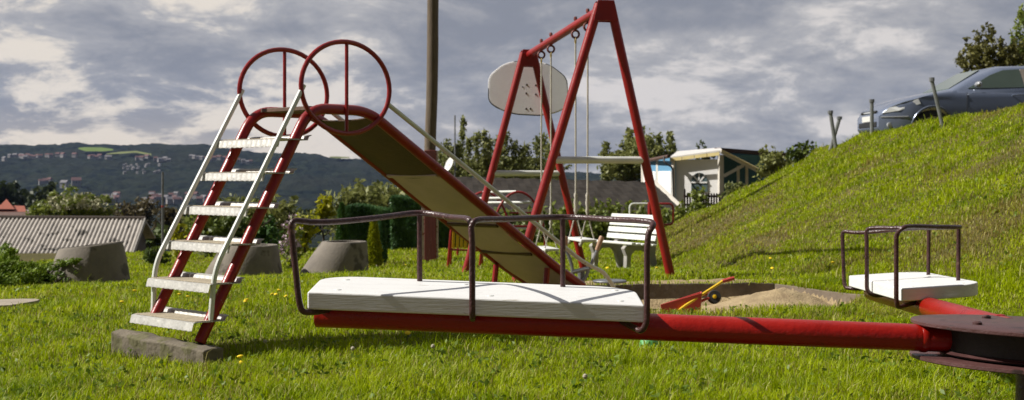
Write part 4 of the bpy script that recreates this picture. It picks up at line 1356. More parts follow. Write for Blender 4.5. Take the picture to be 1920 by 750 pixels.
for sg in (1, -1):
    dr_ = []
    mp = [KP(1.66, sg * .90, 1.06), KP(1.60, sg * .96, 1.075), KP(1.70, sg * .99, 1.09)]
    el = []
    for k in range(7):
        t = k / 6; rr_ = .075 * math.sin(math.pi * (.12 + .76 * t)) ; c_ = KP(1.66 - .02 * t, sg * (.84 + .20 * t), 1.065 + .02 * t)
        el.append([c_ + (-cf) * rr_ * 1.0 * math.cos(a) + UP * rr_ * .80 * math.sin(a) for a in np.linspace(0, 2 * math.pi, 13)[:-1]])
    build('door_mirror', MB().loft(el), M['mirror'], car)
    hl_a = []
    for s_, z in ((.05, .585), (.30, .625), (.66, .745), (.62, .835), (.38, .775), (.16, .685)):
        hl_a.append(KP(s_ - .012, sg * (QS(s_, z) + .010), z))
    cen_h = sum(hl_a) / len(hl_a)
    build('headlight', MB().loft([[p - (cen_h - KP(1.2, 0, .6)) * .06 for p in hl_a], hl_a]), M['chrome'], car, smooth=False)
    for s0 in (2.30, 3.20):
        build('door_handle', MB().tube([KP(s0, sg * QS(s0, .9), .90), KP(s0 + .04, sg * (QS(s0, .9) + .03), .905), KP(s0 + .16, sg * (QS(s0, .9) + .03), .908), KP(s0 + .20, sg * QS(s0, .9), .91)], .012, 8), M['car'], car)
    for sc_ in (.88, 3.56):
        MW = np.array([-cf, UP, cl_ * sg]).T
        ty = build('wheel', MB().lathe([(.20, -.20), (.29, -.20), (.315, -.17), (.318, 0), (.30, .012), (.215, .016), (.20, 0)], KP(sc_, sg * .835, .32), 32, MW), M['rubber'], car)
        mb = MB().lathe([(.205, -.01), (.205, .008), (.185, .0)], KP(sc_, sg * .835, .32), 28, MW)
        mb.lathe([(.05, -.03), (.05, .008), (.02, .012)], KP(sc_, sg * .835, .32), 14, MW)
        for k in range(7):
            a = k * 2 * math.pi / 7; dv = -cf * math.cos(a) + UP * math.sin(a)
            mb.beam(KP(sc_, sg * .834, .32) + dv * .03, KP(sc_, sg * .830, .32) + dv * .20, .035, .02, up=tuple(cl_))
        build('rim', mb, M['rim'], ty)
        ap = [KP(sc_ + .385 * math.cos(a), sg * (QS(sc_ + .385 * math.cos(a), .32 + .385 * math.sin(a)) - .004), .32 + .385 * math.sin(a)) for a in np.linspace(-.15, math.pi + .15, 18)]
        build('arch_trim', MB().tube(ap, .016, 6), M['car'], car)
build('grille', MB().box(KP(.045, 0, .60), (.05, .78, .10), (nrm(-cf + UP * .9), cl_, nrm(UP * 1 + cf * .9))), M['grille'], car, bevel=.01)
build('grille_bar', MB().tube([KP(.005 + .10 * q * q, q, .62) for q in (-.38, -.2, 0, .2, .38)], .013, 6), M['chrome'], car)
build('air_intake', MB().box(KP(.02, 0, .40), (.07, .92, .09), (-cf, cl_, UP)), M['grille'], car, bevel=.01)
for sg in (1, -1):
    for s0, s1 in ((1.50, 1.44), (2.62, 2.60), (3.42, 3.30)):
        build('door_seam', MB().tube([KP(s0 + (s1 - s0) * k / 8, sg * (QS(s0, .95 - .6 * k / 8) + .0005), .95 - .6 * k / 8) for k in range(9)], .0045, 5), M['grille'], car, smooth=False)
    build('sill_trim', MB().beam(KP(1.34, sg * .838, .25), KP(3.10, sg * .838, .25), .03, .06), M['grille'], car, smooth=False)
build('number_plate', MB().box(KP(-.012, 0, .505), (.02, .50, .10), (-cf, cl_, UP)), M['plate'], car, bevel=.003)
for sg in (1, -1):
    build('fog_lamp', MB().lathe([(.05, 0), (.05, .03), (.02, .035)], KP(.16, sg * (QS(.16, .38) - .015), .38), 12, np.array([UP, cf, cl_ * sg]).T), M['chrome'], car)
    build('bumper_strip', MB().tube([KP(q, sg * (QS(q, .52) + .004), .52) for q in (.03, .10, .2, .32, .44)], .012, 6), M['mirror'], car)

# ================================================================== CABIN, SHEDS, HOUSES
def slab(mb, x0, d0, x1, d1, z0, z1, th=.08, z1b=None):
    a = np.array(at(x0, 330, d0)); b = np.array(at(x1, 330, d1)); a[2] = b[2] = 0
    z1b = z1 if z1b is None else z1b
    n = nrm(np.cross(b - a, UP))
    if n[1] < 0: n = -n
    return mb.prism([a + UP * z0, b + UP * z0, b + UP * z1b, a + UP * z1], n * th)


def ZP(py, d): return CZ + (HY - py) / F * d


hb = at(1310, 380, 52); hz0 = float(G(hb.x, 52)) - .3
cab = thing('garden_cabin', 'blue garden cabin with white tarpaulin porch and arched window beyond the swings', 'cabin', (hb.x, 52, hz0))
build('tarpaulin_wall', slab(MB(), 1264, 50.2, 1352, 49.3, hz0, ZP(299, 50), .06), M['tarp'], cab, smooth=False)
build('side_wall', slab(MB(), 1203, 54.2, 1262.5, 50.1, hz0, ZP(296, 52), .10), M['blue_wall'], cab, smooth=False)
for xa, xb in ((1206, 1229), (1233, 1258)):
    da = 54.2 - (xa - 1203) / 59.5 * 4.1 - .1; db = 54.2 - (xb - 1203) / 59.5 * 4.1 - .1
    build('side_panel', slab(MB(), xa, da, xb, db, hz0, ZP(321, 52), .05), M['tarp'], cab, smooth=False)
for xa in (1202, 1230, 1259):
    da = 54.2 - (xa - 1203) / 59.5 * 4.1 - .2
    build('post', slab(MB(), xa, da, xa + 3.4, da - .15, hz0, ZP(298, 52), .08), M['cream'], cab, smooth=False)
wc_ = np.array(at(1311, 342, 49.66)); wr = .33; wx = nrm((.883, -.47, 0)); wy_ = nrm((.47, .883, 0))
ar = [wc_ + wx * wr * math.cos(a) + UP * wr * 1.15 * math.sin(a) for a in np.linspace(0, math.pi, 15)]
pane = ar + [wc_ - wx * wr - UP * .36, wc_ + wx * wr - UP * .36]
win = build('arched_window', MB().prism(pane, wy_ * .06), M['window_dark'], cab, smooth=False)
mb = MB()
for a in (math.pi / 4, math.pi / 2, 3 * math.pi / 4):
    mb.beam(wc_ - wy_ * .008, wc_ + wx * wr * math.cos(a) + UP * wr * 1.15 * math.sin(a) - wy_ * .008, .05, .03, up=tuple(wy_))
mb.beam(wc_ - wx * wr - wy_ * .02, wc_ + wx * wr - wy_ * .02, .05, .03, up=tuple(wy_))
build('glazing_bar', mb, M['tarp'], win, smooth=False)
build('post', slab(MB(), 1349, 49.05, 1357, 49.1, hz0, ZP(291, 49.7), .15), M['cream'], cab, smooth=False)
rp = [at(1256, 297, 49.95), at(1354, 283.5, 48.95), at(1350, 279, 56), at(1270, 286, 57)]
build('porch_roof', MB().prism([np.array(p) for p in rp], (0, 0, .06)), M['roof_white'], cab, smooth=False)
f0, f1 = np.array(at(1256, 299.5, 49.85)), np.array(at(1350, 288, 48.85))
for k in range(4):
    build('fascia_board', MB().beam(f0 + (f1 - f0) * (k / 4 + .004), f0 + (f1 - f0) * ((k + 1) / 4 - .01), .05, .13, up=(0, 0, 1)), M['fascia'], cab, smooth=False)
build('gutter', MB().tube([np.array(at(1200, 304, 54.4)), np.array(at(1254, 293, 49.6))], .075, 8), M['gutter'], cab)
build('down_pipe', MB().tube(fillet([CP(1245, 294, 49.9), CP(1245, 304, 49.7), CP(1261, 314, 49.6), CP(1263, 372, 49.6), np.array((CP(1263, 372, 49.6)[0], 49.6, hz0))], .1, 4), .04, 8), M['grille'], cab)
build('rear_wall', slab(MB(), 1354, 53, 1430, 53.4, hz0, ZP(291, 53), .1), M['blue_dark'], cab, smooth=False)
build('upper_wall', slab(MB(), 1368, 54.5, 1470, 55.5, hz0, ZP(284, 55), .1), M['blue_wall'], cab, smooth=False)
build('roof_edge', MB().beam(CP(1345, 281, 54.2), CP(1475, 291, 55.4), .5, .17), M['roof_brown'], cab, smooth=False)
for dd in (48.95, 51.2):
    build('rafter', MB().beam(CP(1352, 284, dd), CP(1421, 320, dd), .09, .14), M['cream'], cab, smooth=False)
rq = [CP(1353, 282.5, 48.8), CP(1423, 318.5, 48.8), CP(1423, 317.5, 53), CP(1353, 283.5, 53)]
build('gable_roof', MB().prism(rq, (0, 0, .05)), M['fascia'], cab, smooth=False)
build('brace', MB().beam(CP(1357, 330, 49.1), CP(1394, 310, 49.1), .07, .12), M['cream'], cab, smooth=False)
for xx in (1385, 1401):
    b_ = CP(xx, 300, 50.2); build('post', MB().beam((b_[0], 50.2, hz0), (b_[0] - .02, 50.2, ZP(311, 50.2)), .10, .10, up=(1, 0, 0)), M['cream'], cab, smooth=False)

# low shed with a black felt roof
sh0 = float(G(4, 40)) - .3
bs = thing('felt_roof_shed', 'long low shed with dark roofing felt behind the swings', 'shed', (at(1050, 400, 40).x, 40, sh0))
ra, rb_ = CP(800, 331, 43), CP(1226, 342, 43); ea, eb = CP(790, 392, 39), CP(1281, 394, 39)
n = 40; rows = []
for k in range(13):
    t = k / 12; row = []
    for i in range(n + 1):
        u = i / n; p = (ra + (rb_ - ra) * u) * (1 - t) + (ea + (eb - ea) * u) * t
        row.append(p + UP * (.02 * math.sin(i * 2.1 + k) + .018 * (k % 3 == 0)))
    rows.append(row)
mb = MB(); mb.loft(rows, close=False, capa=False, capb=False)
o = build('roof', mb, M['roof_felt'], bs, smooth=False)
sdm = o.modifiers.new('thick', 'SOLIDIFY'); sdm.thickness = .07; sdm.offset = 1
build('verge_board', MB().beam(rb_ + UP * .02, eb + UP * .02, .08, .14), M['cream'], bs, smooth=False)
build('eaves_board', MB().beam(ea - UP * .05, eb - UP * .05, .06, .12), M['cream'], bs, smooth=False)
build('front_wall', slab(MB(), 800, 39.5, 1268, 39.6, sh0, ZP(393, 39.5), .12), M['dark_wood'], bs, smooth=False)
build('rear_wall', slab(MB(), 812, 42.6, 1220, 42.7, sh0, ZP(345, 42.8), .12), M['dark_wood'], bs, smooth=False)
for x0, x1 in ((955, 975), (978, 998), (1105, 1130), (1140, 1165)):
    wn = build('window', slab(MB(), x0, 39.44, x1, 39.44, ZP(418, 39.4), ZP(400, 39.4), .05), M['window_dark'], bs, smooth=False)
    mb = MB()
    for xx in (x0, x1 - 2): slab(mb, xx, 39.40, xx + 2, 39.40, ZP(418, 39.4), ZP(400, 39.4), .035)
    slab(mb, x0, 39.38, x1, 39.38, ZP(402, 39.4), ZP(399, 39.4), .03)
    build('window_frame', mb, M['white'], wn, smooth=False)

# shed with corrugated cement roof, left
s0 = float(G(-13, 44)) - .8
ls = thing('corrugated_shed', 'grey shed with a weathered corrugated cement roof below the round bush', 'shed', (at(150, 440, 45).x, 45, s0))
ra, rb_ = CP(-140, 408, 47), CP(273, 411, 47); ea, eb = CP(-190, 476, 43.5), CP(250, 476, 43.5)
nu = 424 * 1; rows = []
for k in range(10):
    t = k / 9; lap = .025 * ((k // 3) % 2)
    row = []
    for i in range(nu + 1):
        u = i / nu; p = (ra + (rb_ - ra) * u) * (1 - t) + (ea + (eb - ea) * u) * t
        row.append(p + UP * (0.034 * math.sin(i / 8 * 2 * math.pi) - .012 * (k // 3) + .0))
    rows.append(row)
mb = MB(); mb.loft(rows, close=False, capa=False, capb=False)
o = build('roof', mb, M['asbestos'], ls, angle=80); sdm = o.modifiers.new('thick', 'SOLIDIFY'); sdm.thickness = .012
back_e = CP(-120, 470, 51); back_r = CP(292, 470, 51); back_e[2] = ea[2] + .2; back_r[2] = ea[2] + .2
build('rear_roof', MB().prism([ra - UP * .02, rb_ - UP * .02, back_r, back_e], (0, 0, -.05)), M['asbestos'], ls, smooth=False)
build('ridge_cap', MB().tube([ra + UP * .02, rb_ + UP * .02], .09, 8), M['dark_wood'], ls)
gw = [rb_ + (-.25, .0, -.12), eb + (-.30, .25, -.10), np.array((eb[0] - .30, eb[1] + .25, s0)), np.array((back_r[0] - .3, back_r[1] - .3, s0)), back_r + (-.3, -.3, -.12)]
build('gable_wall', MB().prism(gw, (-.12, 0, 0)), M['dark_wood'], ls, smooth=False)
build('barge_board', MB().beam(rb_ + (-.02, 0, -.03), eb + (-.02, 0, -.03), .05, .20), M['shed_wall'], ls, smooth=False)
build('front_wall', MB().prism([ea + (.5, .3, -.1), eb + (-.35, .3, -.1), np.array((eb[0] - .35, eb[1] + .3, s0)), np.array((ea[0] + .5, ea[1] + .3, s0))], (0, .12, 0)), M['shed_wall'], ls, smooth=False)
build('corner_post', MB().box((eb[0] - .12, eb[1] + .18, (s0 + eb[2]) / 2 - .1), (.30, .12, eb[2] - s0 - .05)), M['plaster'], ls, smooth=False)

# red tiled house far left
hd_ = 150.0; hbz = float(TZ(at(30, 400, hd_).x, hd_)) - 1
rh = thing('tiled_house', 'house with pointed red tiled roof and brown annex roof at the left edge', 'house', (at(30, 400, hd_).x, hd_, hbz))
def HPt(px, py, d=hd_): return np.array(at(px, py, d))
build('wall', MB().prism([HPt(-60, 396), HPt(66, 396), np.array((HPt(66, 396)[0], hd_, hbz)), np.array((HPt(-60, 396)[0], hd_, hbz))], (0, 6, 0)), M['plaster'], rh, smooth=False)
ap = HPt(12, 373, hd_ + 3)
mb = MB(); base = [HPt(-6, 392, hd_ - .3), HPt(28, 392, hd_ - .3), HPt(28, 392, hd_ + 6), HPt(-6, 392, hd_ + 6)]
mb.add(base + [ap], [(0, 1, 4), (1, 2, 4), (2, 3, 4), (3, 0, 4), (3, 2, 1, 0)])
build('turret_roof', mb, M['tile_red'], rh, smooth=False)
mb = MB(); a_ = [HPt(-70, 397, hd_ - .4), HPt(49, 397, hd_ - .4), HPt(46, 386, hd_ + 3), HPt(-70, 381, hd_ + 3), HPt(49, 395, hd_ + 6.4), HPt(-70, 395, hd_ + 6.4)]
mb.add(a_, [(0, 1, 2, 3), (3, 2, 4, 5), (1, 4, 2), (0, 3, 5), (0, 5, 4, 1)])
build('roof', mb, M['tile_red'], rh, smooth=False)
mb = MB(); a_ = [HPt(-40, 412, hd_ - 6), HPt(70, 412, hd_ - 6), HPt(62, 397.5, hd_ - 1), HPt(-40, 397.5, hd_ - 1)]
mb.prism(a_, (0, 0, -.3)); build('annex_roof', mb, M['tile_brown'], rh, smooth=False)
build('annex_wall', MB().prism([HPt(-38, 410, hd_ - 5), HPt(67, 410, hd_ - 5), np.array((HPt(67, 410, hd_ - 5)[0], hd_ - 5, hbz)), np.array((HPt(-38, 410, hd_ - 5)[0], hd_ - 5, hbz))], (0, 4, 0)), M['plaster'], rh, smooth=False)

# picket fence by the cabin
fd = 42.0; fz0 = float(G(at(1320, 380, fd).x, fd))
pf = thing('picket_fence', 'short dark brown picket fence in front of the white tarpaulin porch', 'fence', (at(1320, 385, fd).x, fd, fz0))
for k in range(15):
    xx = 1284 + k * 5.0; d_ = fd + k * .05
    a, b = CP(xx, 400, d_), CP(xx, 361 - (8 if k == 0 else 0), d_); a[2] = fz0 - .2
    build('picket', MB().prism([a - (.028, 0, 0), a + (.028, 0, 0), b + (.028, 0, -.05), b, b + (-.028, 0, -.05)], (0, .025, 0)), M['picket'], pf, smooth=False)
for yy in (368, 384):
    build('fence_rail', MB().beam(CP(1282, yy, fd + .06), CP(1356, yy, fd + .80), .04, .07), M['picket'], pf, smooth=False)
#PART6
# ================================================================== TREES, SHRUBS, HEDGES
def lobes_px(cx, top, bot, halfw, d, n, seed, base, depth=.8, r=.42):
    """lobes of a crown whose extent is given by its picture width and rows, converted to metres at its distance"""
    rr = random.Random(seed); s = F / d; W = halfw / s; zt_ = ZP(top, d); zb = ZP(bot, d); H = (zt_ - zb) / 2; zc = (zt_ + zb) / 2
    x0 = (cx - CX) / F * d; out = []
    for i in range(n):
        a = i * 2.399 + rr.random(); k = math.sqrt((i + .5) / n) * .66
        u = math.cos(a) * k; v = math.sin(a) * k; y_ = rr.uniform(-.6, .6) * depth
        q = r * rr.uniform(.8, 1.25)
        out.append((x0 + u * W - base[0], y_ * W, zc + v * H * 1.05 - base[2], q * W, q * W * depth, q * H * 1.05))
    return out


def bush(name, label, cat, cx, top, bot, halfw, d, n, leaf, per, m, seed, group=None, ground=None, r=.42, clump=.35, trunk_r=.05, up=0.0, limbs=6, part=('crown', 'trunk'), spread=.5):
    x0 = (cx - CX) / F * d
    gz = float(G(x0, d)) if d < 60 else float(TZ(x0, d, False))
    base = Vector((x0, d, gz if ground is None else ground))
    H = ZP(top, d) - base.z
    return tree(name, label, cat, base, H * .8, lobes_px(cx, top, bot, halfw, d, n, seed, base, r=r), leaf, per, m, seed, trunk_r, group, clump=clump, up=up, limbs=limbs, part=part, spread=spread)


FP = ('foliage', 'stem')
# round blossoming bush above the corrugated roof
t = bush('flowering_bush', 'round bush with pale blossom behind the corrugated roof', 'bush', 146, 360, 445, 76, 58, 12, .10, 1250, M['leaf_bush'], 21, r=.42, trunk_r=.09, part=FP)
bl = []
r_ = np.random.default_rng(5)
for k in range(130):
    a = r_.uniform(0, 2 * math.pi); q = math.sqrt(r_.random()); px = 146 + math.cos(a) * 72 * q; py = 392 - abs(math.sin(a)) * 30 * q
    bl.append(at(px, py, 58 - 1.4 * math.sqrt(max(0, 1 - q * q)) - .2))
V, Q = leaf_cloud(np.array([tuple(p) for p in np.repeat(np.array(bl), 4, 0) + r_.normal(size=(len(bl) * 4, 3)) * .05]), .11, 1.2, 0, .5, 3)
M['blossom'] = mat('cream_blossom', (.40, .39, .24), .9, .15, 3)
np_mesh('blossom', V, quads=Q, mats=M['blossom'], parent=t)
# trees of the middle distance, left
bush('broad_tree', 'broad brown autumn tree between the round bush and the flag pole', 'tree', 258, 360, 450, 46, 130, 10, .24, 60, M['leaf_brown'], 31, trunk_r=.3)
bush('broad_tree', 'dark tree mass standing highest at the left edge behind the red tiled house', 'tree', 18, 343, 425, 62, 210, 12, .6, 8, M['leaf_far'], 32, trunk_r=.4)
bush('broad_tree', 'dark rounded tree between the red tiled house and the round bush', 'tree', 84, 352, 425, 40, 200, 9, .6, 8, M['leaf_far'], 33, trunk_r=.4)
bush('broad_tree', 'dull brown green tree just right of the flag pole', 'tree', 318, 386, 450, 40, 120, 9, .24, 60, M['leaf_brown'], 34, trunk_r=.25)
bush('broad_tree', 'dark green tree showing between the ladder handrails', 'tree', 372, 388, 450, 42, 150, 9, .42, 20, M['leaf_far'], 35, trunk_r=.3)
bush('broad_tree', 'dark green tree behind the lower ladder steps', 'tree', 452, 398, 455, 48, 140, 9, .42, 20, M['leaf_far'], 36, trunk_r=.3)
bush('broad_tree', 'small dark tree low beside the corrugated shed gable', 'tree', 296, 418, 470, 32, 70, 8, .24, 60, M['leaf_dark'], 37, trunk_r=.15)
bush('broad_tree', 'dark wooded clump behind the golden shrubs', 'tree', 560, 392, 450, 60, 150, 9, .42, 18, M['leaf_far'], 38, trunk_r=.3)
# shrub border behind the ladder
bush('shrub', 'golden yellow shrub at the left end of the border behind the ladder', 'shrub', 338, 414, 492, 22, 26, 8, .075, 3600, M['leaf_yellow'], 41, part=FP, trunk_r=.03)
bush('shrub', 'tall bright green shrub seen between the white ladder handrails', 'shrub', 386, 384, 492, 36, 27, 10, .085, 2000, M['leaf_bush'], 42, part=FP, trunk_r=.03)
bush('shrub', 'dark green shrub behind the middle ladder steps', 'shrub', 440, 398, 500, 46, 26, 10, .08, 2000, M['leaf_dark'], 43, part=FP, trunk_r=.03)
bush('shrub', 'yellow green shrub behind the right ladder rail', 'shrub', 498, 392, 500, 36, 26, 10, .08, 2000, M['thuja_dark'], 44, part=FP, trunk_r=.03)
bush('shrub', 'low green shrub filling the gap left of the cone ring', 'shrub', 290, 462, 500, 26, 24, 7, .07, 2600, M['leaf_dark'], 45, part=FP, trunk_r=.03)
bush('shrub', 'golden shrub topping the left end of the cypress hedge', 'shrub', 606, 366, 420, 24, 29.5, 9, .085, 2600, M['leaf_yellow'], 46, part=FP, trunk_r=.03)
bush('shrub', 'golden green shrub low between the roundabout rail and the hedge', 'shrub', 572, 396, 470, 24, 27, 9, .08, 2600, M['leaf_yellow'], 47, part=FP, trunk_r=.03)
t = bush('flowering_shrub', 'shrub with lilac flowers behind the left post of the roundabout seat', 'shrub', 546, 420, 505, 24, 21, 9, .06, 3200, M['leaf_bush'], 48, part=FP, trunk_r=.02)
P = np.array([tuple(at(546 + random.gauss(0, 14), 455 + random.gauss(0, 22), 20.7)) for _ in range(60)])
V, Q = leaf_cloud(np.repeat(P, 4, 0) + np.random.default_rng(2).normal(size=(240, 3)) * .015, .04, 1.2, 0, .5, 3)
np_mesh('blossom', V, quads=Q, mats=M['petal'], parent=t)


def shoots(name, label, cat, xs, d, leaf, per_m, m, seed, wid=.16, bottom=None, group=None):
    """loose upright stems set with leaves, the sky showing between them"""
    rr = np.random.default_rng(seed)
    x0 = (np.mean([x for x, *_ in xs]) - CX) / F * d; gz = float(G(x0, d))
    t = thing(name, label, cat, (x0, d, gz), group); P = []; mb = MB()
    for (px, top, *rest) in xs:
        w_ = rest[0] if rest else wid
        tp = np.array(at(px, top, d)); b = np.array(((px - CX) / F * d + rr.normal() * .15, d + rr.normal() * .5, gz - .1))
        tp[1] = b[1]
        pts = catmull([b, b * .5 + tp * .5 + rr.normal(size=3) * (.12, .1, 0), tp], 5)
        mb.tube(pts, [.03 * (1 - i / len(pts)) + .006 for i in range(len(pts))], 6)
        H = tp[2] - b[2]; n = int(per_m * H)
        u = 1 - rr.random(n) ** 1.3 * .95
        k = np.clip((u * (len(pts) - 1)).astype(int), 0, len(pts) - 1)
        base = np.array(pts)[k]; base[:, 2] = b[2] + H * u
        sp_ = w_ * (1.25 - u) ** .7
        P.append(base + rr.normal(size=(n, 3)) * np.stack([sp_, sp_, np.full(n, .08)], 1))
        for q in range(7):      # side twigs
            uu = rr.uniform(.3, .9); c = np.array(pts)[int(uu * (len(pts) - 1))]; a = rr.uniform(0, 6.28)
            e = c + np.array((math.cos(a), math.sin(a), 1.1)) * w_ * rr.uniform(1.2, 2.4)
            mb.tube([c, e], [.010, .003], 5); nn = int(per_m * .10 * 2.2)
            P.append(c + (e - c) * rr.random((nn, 1)) + rr.normal(size=(nn, 3)) * .05)
    P = np.concatenate(P); V, Q = leaf_cloud(P, leaf, 1.9, .3, .6, seed)
    np_mesh('foliage', V, quads=Q, mats=m, parent=t)
    build('stems', mb, M['bark'], t)
    return t


rr = random.Random(4)
shoots('rose_hedge', 'loose row of pale leaved stems above the cypress hedge', 'hedge', [(x, 372 - 12 * rr.random() - (8 if 660 < x < 790 else 0), .20) for x in range(645, 800, 9)], 31.0, .085, 130, M['leaf_olive'], 61)
shoots('thin_bush', 'thin pale leaved bush behind the upper ladder steps', 'bush', [(x, 376 + rr.random() * 18, .22) for x in range(410, 545, 13)], 29.0, .08, 120, M['leaf_olive'], 62)
shoots('young_poplar', 'tall young poplar shoots left of the far swing leg', 'tree', [(868, 222, .12), (880, 262, .16), (893, 252, .20), (905, 248, .16), (918, 262, .2)], 50, .085, 150, M['leaf_olive'], 63)
shoots('young_poplar', 'loose upright young trees behind the hanging swing ropes', 'tree', [(935, 262, .2), (948, 252, .22), (962, 268, .25), (978, 280, .25), (990, 272, .25), (1006, 262, .22), (1018, 254, .22), (1030, 268, .22), (1044, 282, .2)], 52, .085, 150, M['leaf_olive'], 64)
shoots('young_poplar', 'low leafy shoots right behind the grey mast', 'tree', [(826, 285, .2), (838, 268, .2), (848, 278, .2), (858, 270, .2)], 49, .085, 150, M['leaf_olive'], 65)
bush('leafy_thicket', 'dense low thicket along the ridge of the black shed roof', 'thicket', 960, 288, 350, 125, 54, 16, .09, 900, M['leaf_olive'], 66, r=.30, part=FP)
bush('apple_tree', 'spreading olive green tree behind the cross brace of the swing', 'tree', 1196, 250, 352, 82, 57, 15, .095, 1100, M['leaf_olive'], 71, r=.34, trunk_r=.12)
shoots('twiggy_top', 'upright twigs of a taller bush beside the spreading tree', 'bush', [(1136, 268, .2), (1180, 247, .25), (1200, 244, .25), (1232, 256, .22), (1258, 250, .2), (1268, 272, .2)], 57.5, .13, 80, M['leaf_olive'], 72)
bush('small_tree', 'small round tree top showing over the pale cabin roof', 'tree', 1322, 264, 330, 20, 78, 8, .17, 160, M['leaf_far'], 73, trunk_r=.1)
bush('ivy_bush', 'dense grey green bush at the end of the embankment beside the blue cabin', 'bush', 1452, 270, 345, 36, 31, 11, .075, 2600, M['leaf_olive'], 74, r=.40, part=FP, ground=ZP(365, 31))
bush('ivy_bush', 'low overhanging bush joining the embankment crest near the iron stakes', 'bush', 1500, 266, 318, 36, 29, 9, .075, 2600, M['leaf_dark'], 75, r=.36, part=FP, ground=ZP(330, 29))
bush('garden_shrub', 'small leafy shrub with yellow leaves in front of the arched window', 'shrub', 1311, 345, 405, 20, 39, 8, .085, 1900, M['leaf_bush'], 76, part=FP)
bush('garden_shrub', 'low trimmed shrub below the porch posts of the cabin', 'shrub', 1378, 340, 392, 34, 38, 9, .08, 1900, M['leaf_olive'], 77, part=FP)
# top right trees behind the car
bush('autumn_tree', 'reddish green tree rising behind the roof of the parked car', 'tree', 1862, 44, 190, 62, 42, 14, .095, 900, M['leaf_red'], 81, r=.36, trunk_r=.14, ground=1.2, clump=.3)
bush('autumn_tree', 'taller dark green tree at the right edge behind the parked car', 'tree', 1935, 18, 190, 56, 44, 13, .095, 900, M['leaf_bush'], 82, r=.36, trunk_r=.14, ground=1.2, clump=.3)
# hedge behind the bench
hx = [(880, 395), (930, 402), (985, 400), (1035, 392), (1085, 385), (1135, 382), (1190, 388), (1245, 392), (1295, 388)]
labs = ['in front of the left end of the black shed', 'behind the arch climber', 'behind the right foot of the arch climber', 'behind the nearer swing seat', 'just right of the nearer swing ropes',
        'behind the left end of the park bench', 'behind the turning bar', 'right behind the nearer swing leg', 'where the hedge meets the embankment foot']
for i, ((x, top), l_) in enumerate(zip(hx, labs)):
    d_ = 31.0 + (i % 3) * .5
    bush('hedge_bush', 'dark green hedge bush ' + l_, 'hedge bush', x, top + 9, 478, 36, d_, 9, .085, 2200, M['hedge'], 90 + i, 'bushes of the dark hedge', part=FP, r=.46, trunk_r=.03)
    shoots('hedge_shoot', 'pale young shoots above the hedge ' + l_, 'shoots', [(x + q, top + 5 - 14 * rr.random(), .07) for q in (-20, -6, 8, 20)], d_ - .5, .07, 60, M['leaf_bush'], 120 + i, group='young shoots of the dark hedge')

# clipped cypress hedge
def hedge_box(x0, x1, top, d, depth, n, seed, label):
    r = np.random.default_rng(seed); a = (x0 - CX) / F * d; b = (x1 - CX) / F * d; g = float(G((a + b) / 2, d)); zt_ = ZP(top, d)
    t = thing('cypress_hedge', label, 'hedge', ((a + b) / 2, d, g))
    u = r.random(n); x = a + (b - a) * u
    face = r.random(n); yy = np.where(face < .6, d - depth / 2 + np.abs(r.normal(size=n)) * .13, d + (r.random(n) - .5) * depth)
    top_l = zt_ + .10 * (fbm(x * 1.2, x * 0 + seed, 3) - .5) * 2 - .06
    z = np.where(face < .6, g + (top_l - g) * r.random(n), top_l - np.abs(r.normal(size=n)) * .10)
    yy = yy + .12 * (fbm(x * 2.5, z * 1.2 + 9, 3) - .5) * 2
    P = np.stack([x, yy, z], 1); D = np.stack([r.normal(size=n) * .25, -.35 + r.normal(size=n) * .2, .8 + 0 * x], 1)
    V, Q = leaf_cloud(P, .045, 4.2, 0, .35, seed, D)
    np_mesh('foliage', V, quads=Q, mats=M['cypress'], parent=t)
    mb = MB()
    k = 0
    xx = a + .3
    while xx < b:
        mb.tube([(xx, d, g - .1), (xx + .05, d, g + (zt_ - g) * .5), (xx, d, zt_ - .15)], [.05, .035, .01], 6); xx += .6
    build('stems', mb, M['bark'], t)


hedge_box(640, 742, 386, 28.6, .9, 26000, 51, 'dark blue green clipped cypress hedge left of the utility pole')
hedge_box(738, 905, 372, 27.8, .9, 44000, 52, 'taller dark blue green cypress hedge behind the utility pole')


def cone_tree(name, label, px, top, bot, hw, d, m, seed, n=5200):
    r = np.random.default_rng(seed); x0 = (px - CX) / F * d; g = float(G(x0, d)); zt_ = ZP(top, d); g0 = min(g, ZP(bot, d)); W = hw / F * d
    t = thing(name, label, 'conifer', (x0, d, g))
    u = r.random(n) ** .8; a = r.random(n) * 2 * np.pi
    prof_ = np.where(u < .12, .72 + u / .12 * .28, ((1 - u) / .88) ** .75)
    rad = W * prof_ * (.72 + .32 * r.random(n)) * (1 + .12 * np.sin(a * 5 + u * 19))
    P = np.stack([x0 + rad * np.cos(a), d + rad * np.sin(a), g + .03 + (zt_ - g) * u], 1)
    D = np.stack([np.cos(a) * .4, np.sin(a) * .4, 0 * a + .9], 1) + r.normal(size=(n, 3)) * .15
    V, Q = leaf_cloud(P, .034, 2.8, 0, .35, seed, D)
    np_mesh('foliage', V, quads=Q, mats=m, parent=t)
    build('trunk', MB().tube([(x0, d, g - .1), (x0, d, g + (zt_ - g) * .8)], [.03, .008], 6), M['bark'], t)


cone_tree('thuja', 'small yellow green thuja cone right beside the front concrete ring', 701, 412, 484, 15, 20.5, M['thuja'], 55)
cone_tree('thuja', 'slim grey green thuja just right of the yellow green one', 716, 414, 480, 9, 21.5, M['cypress'], 56, 3000)
cone_tree('thuja', 'pointed dark green conifer rising behind the front concrete ring', 641, 386, 470, 13, 22.0, M['thuja_dark'], 57)

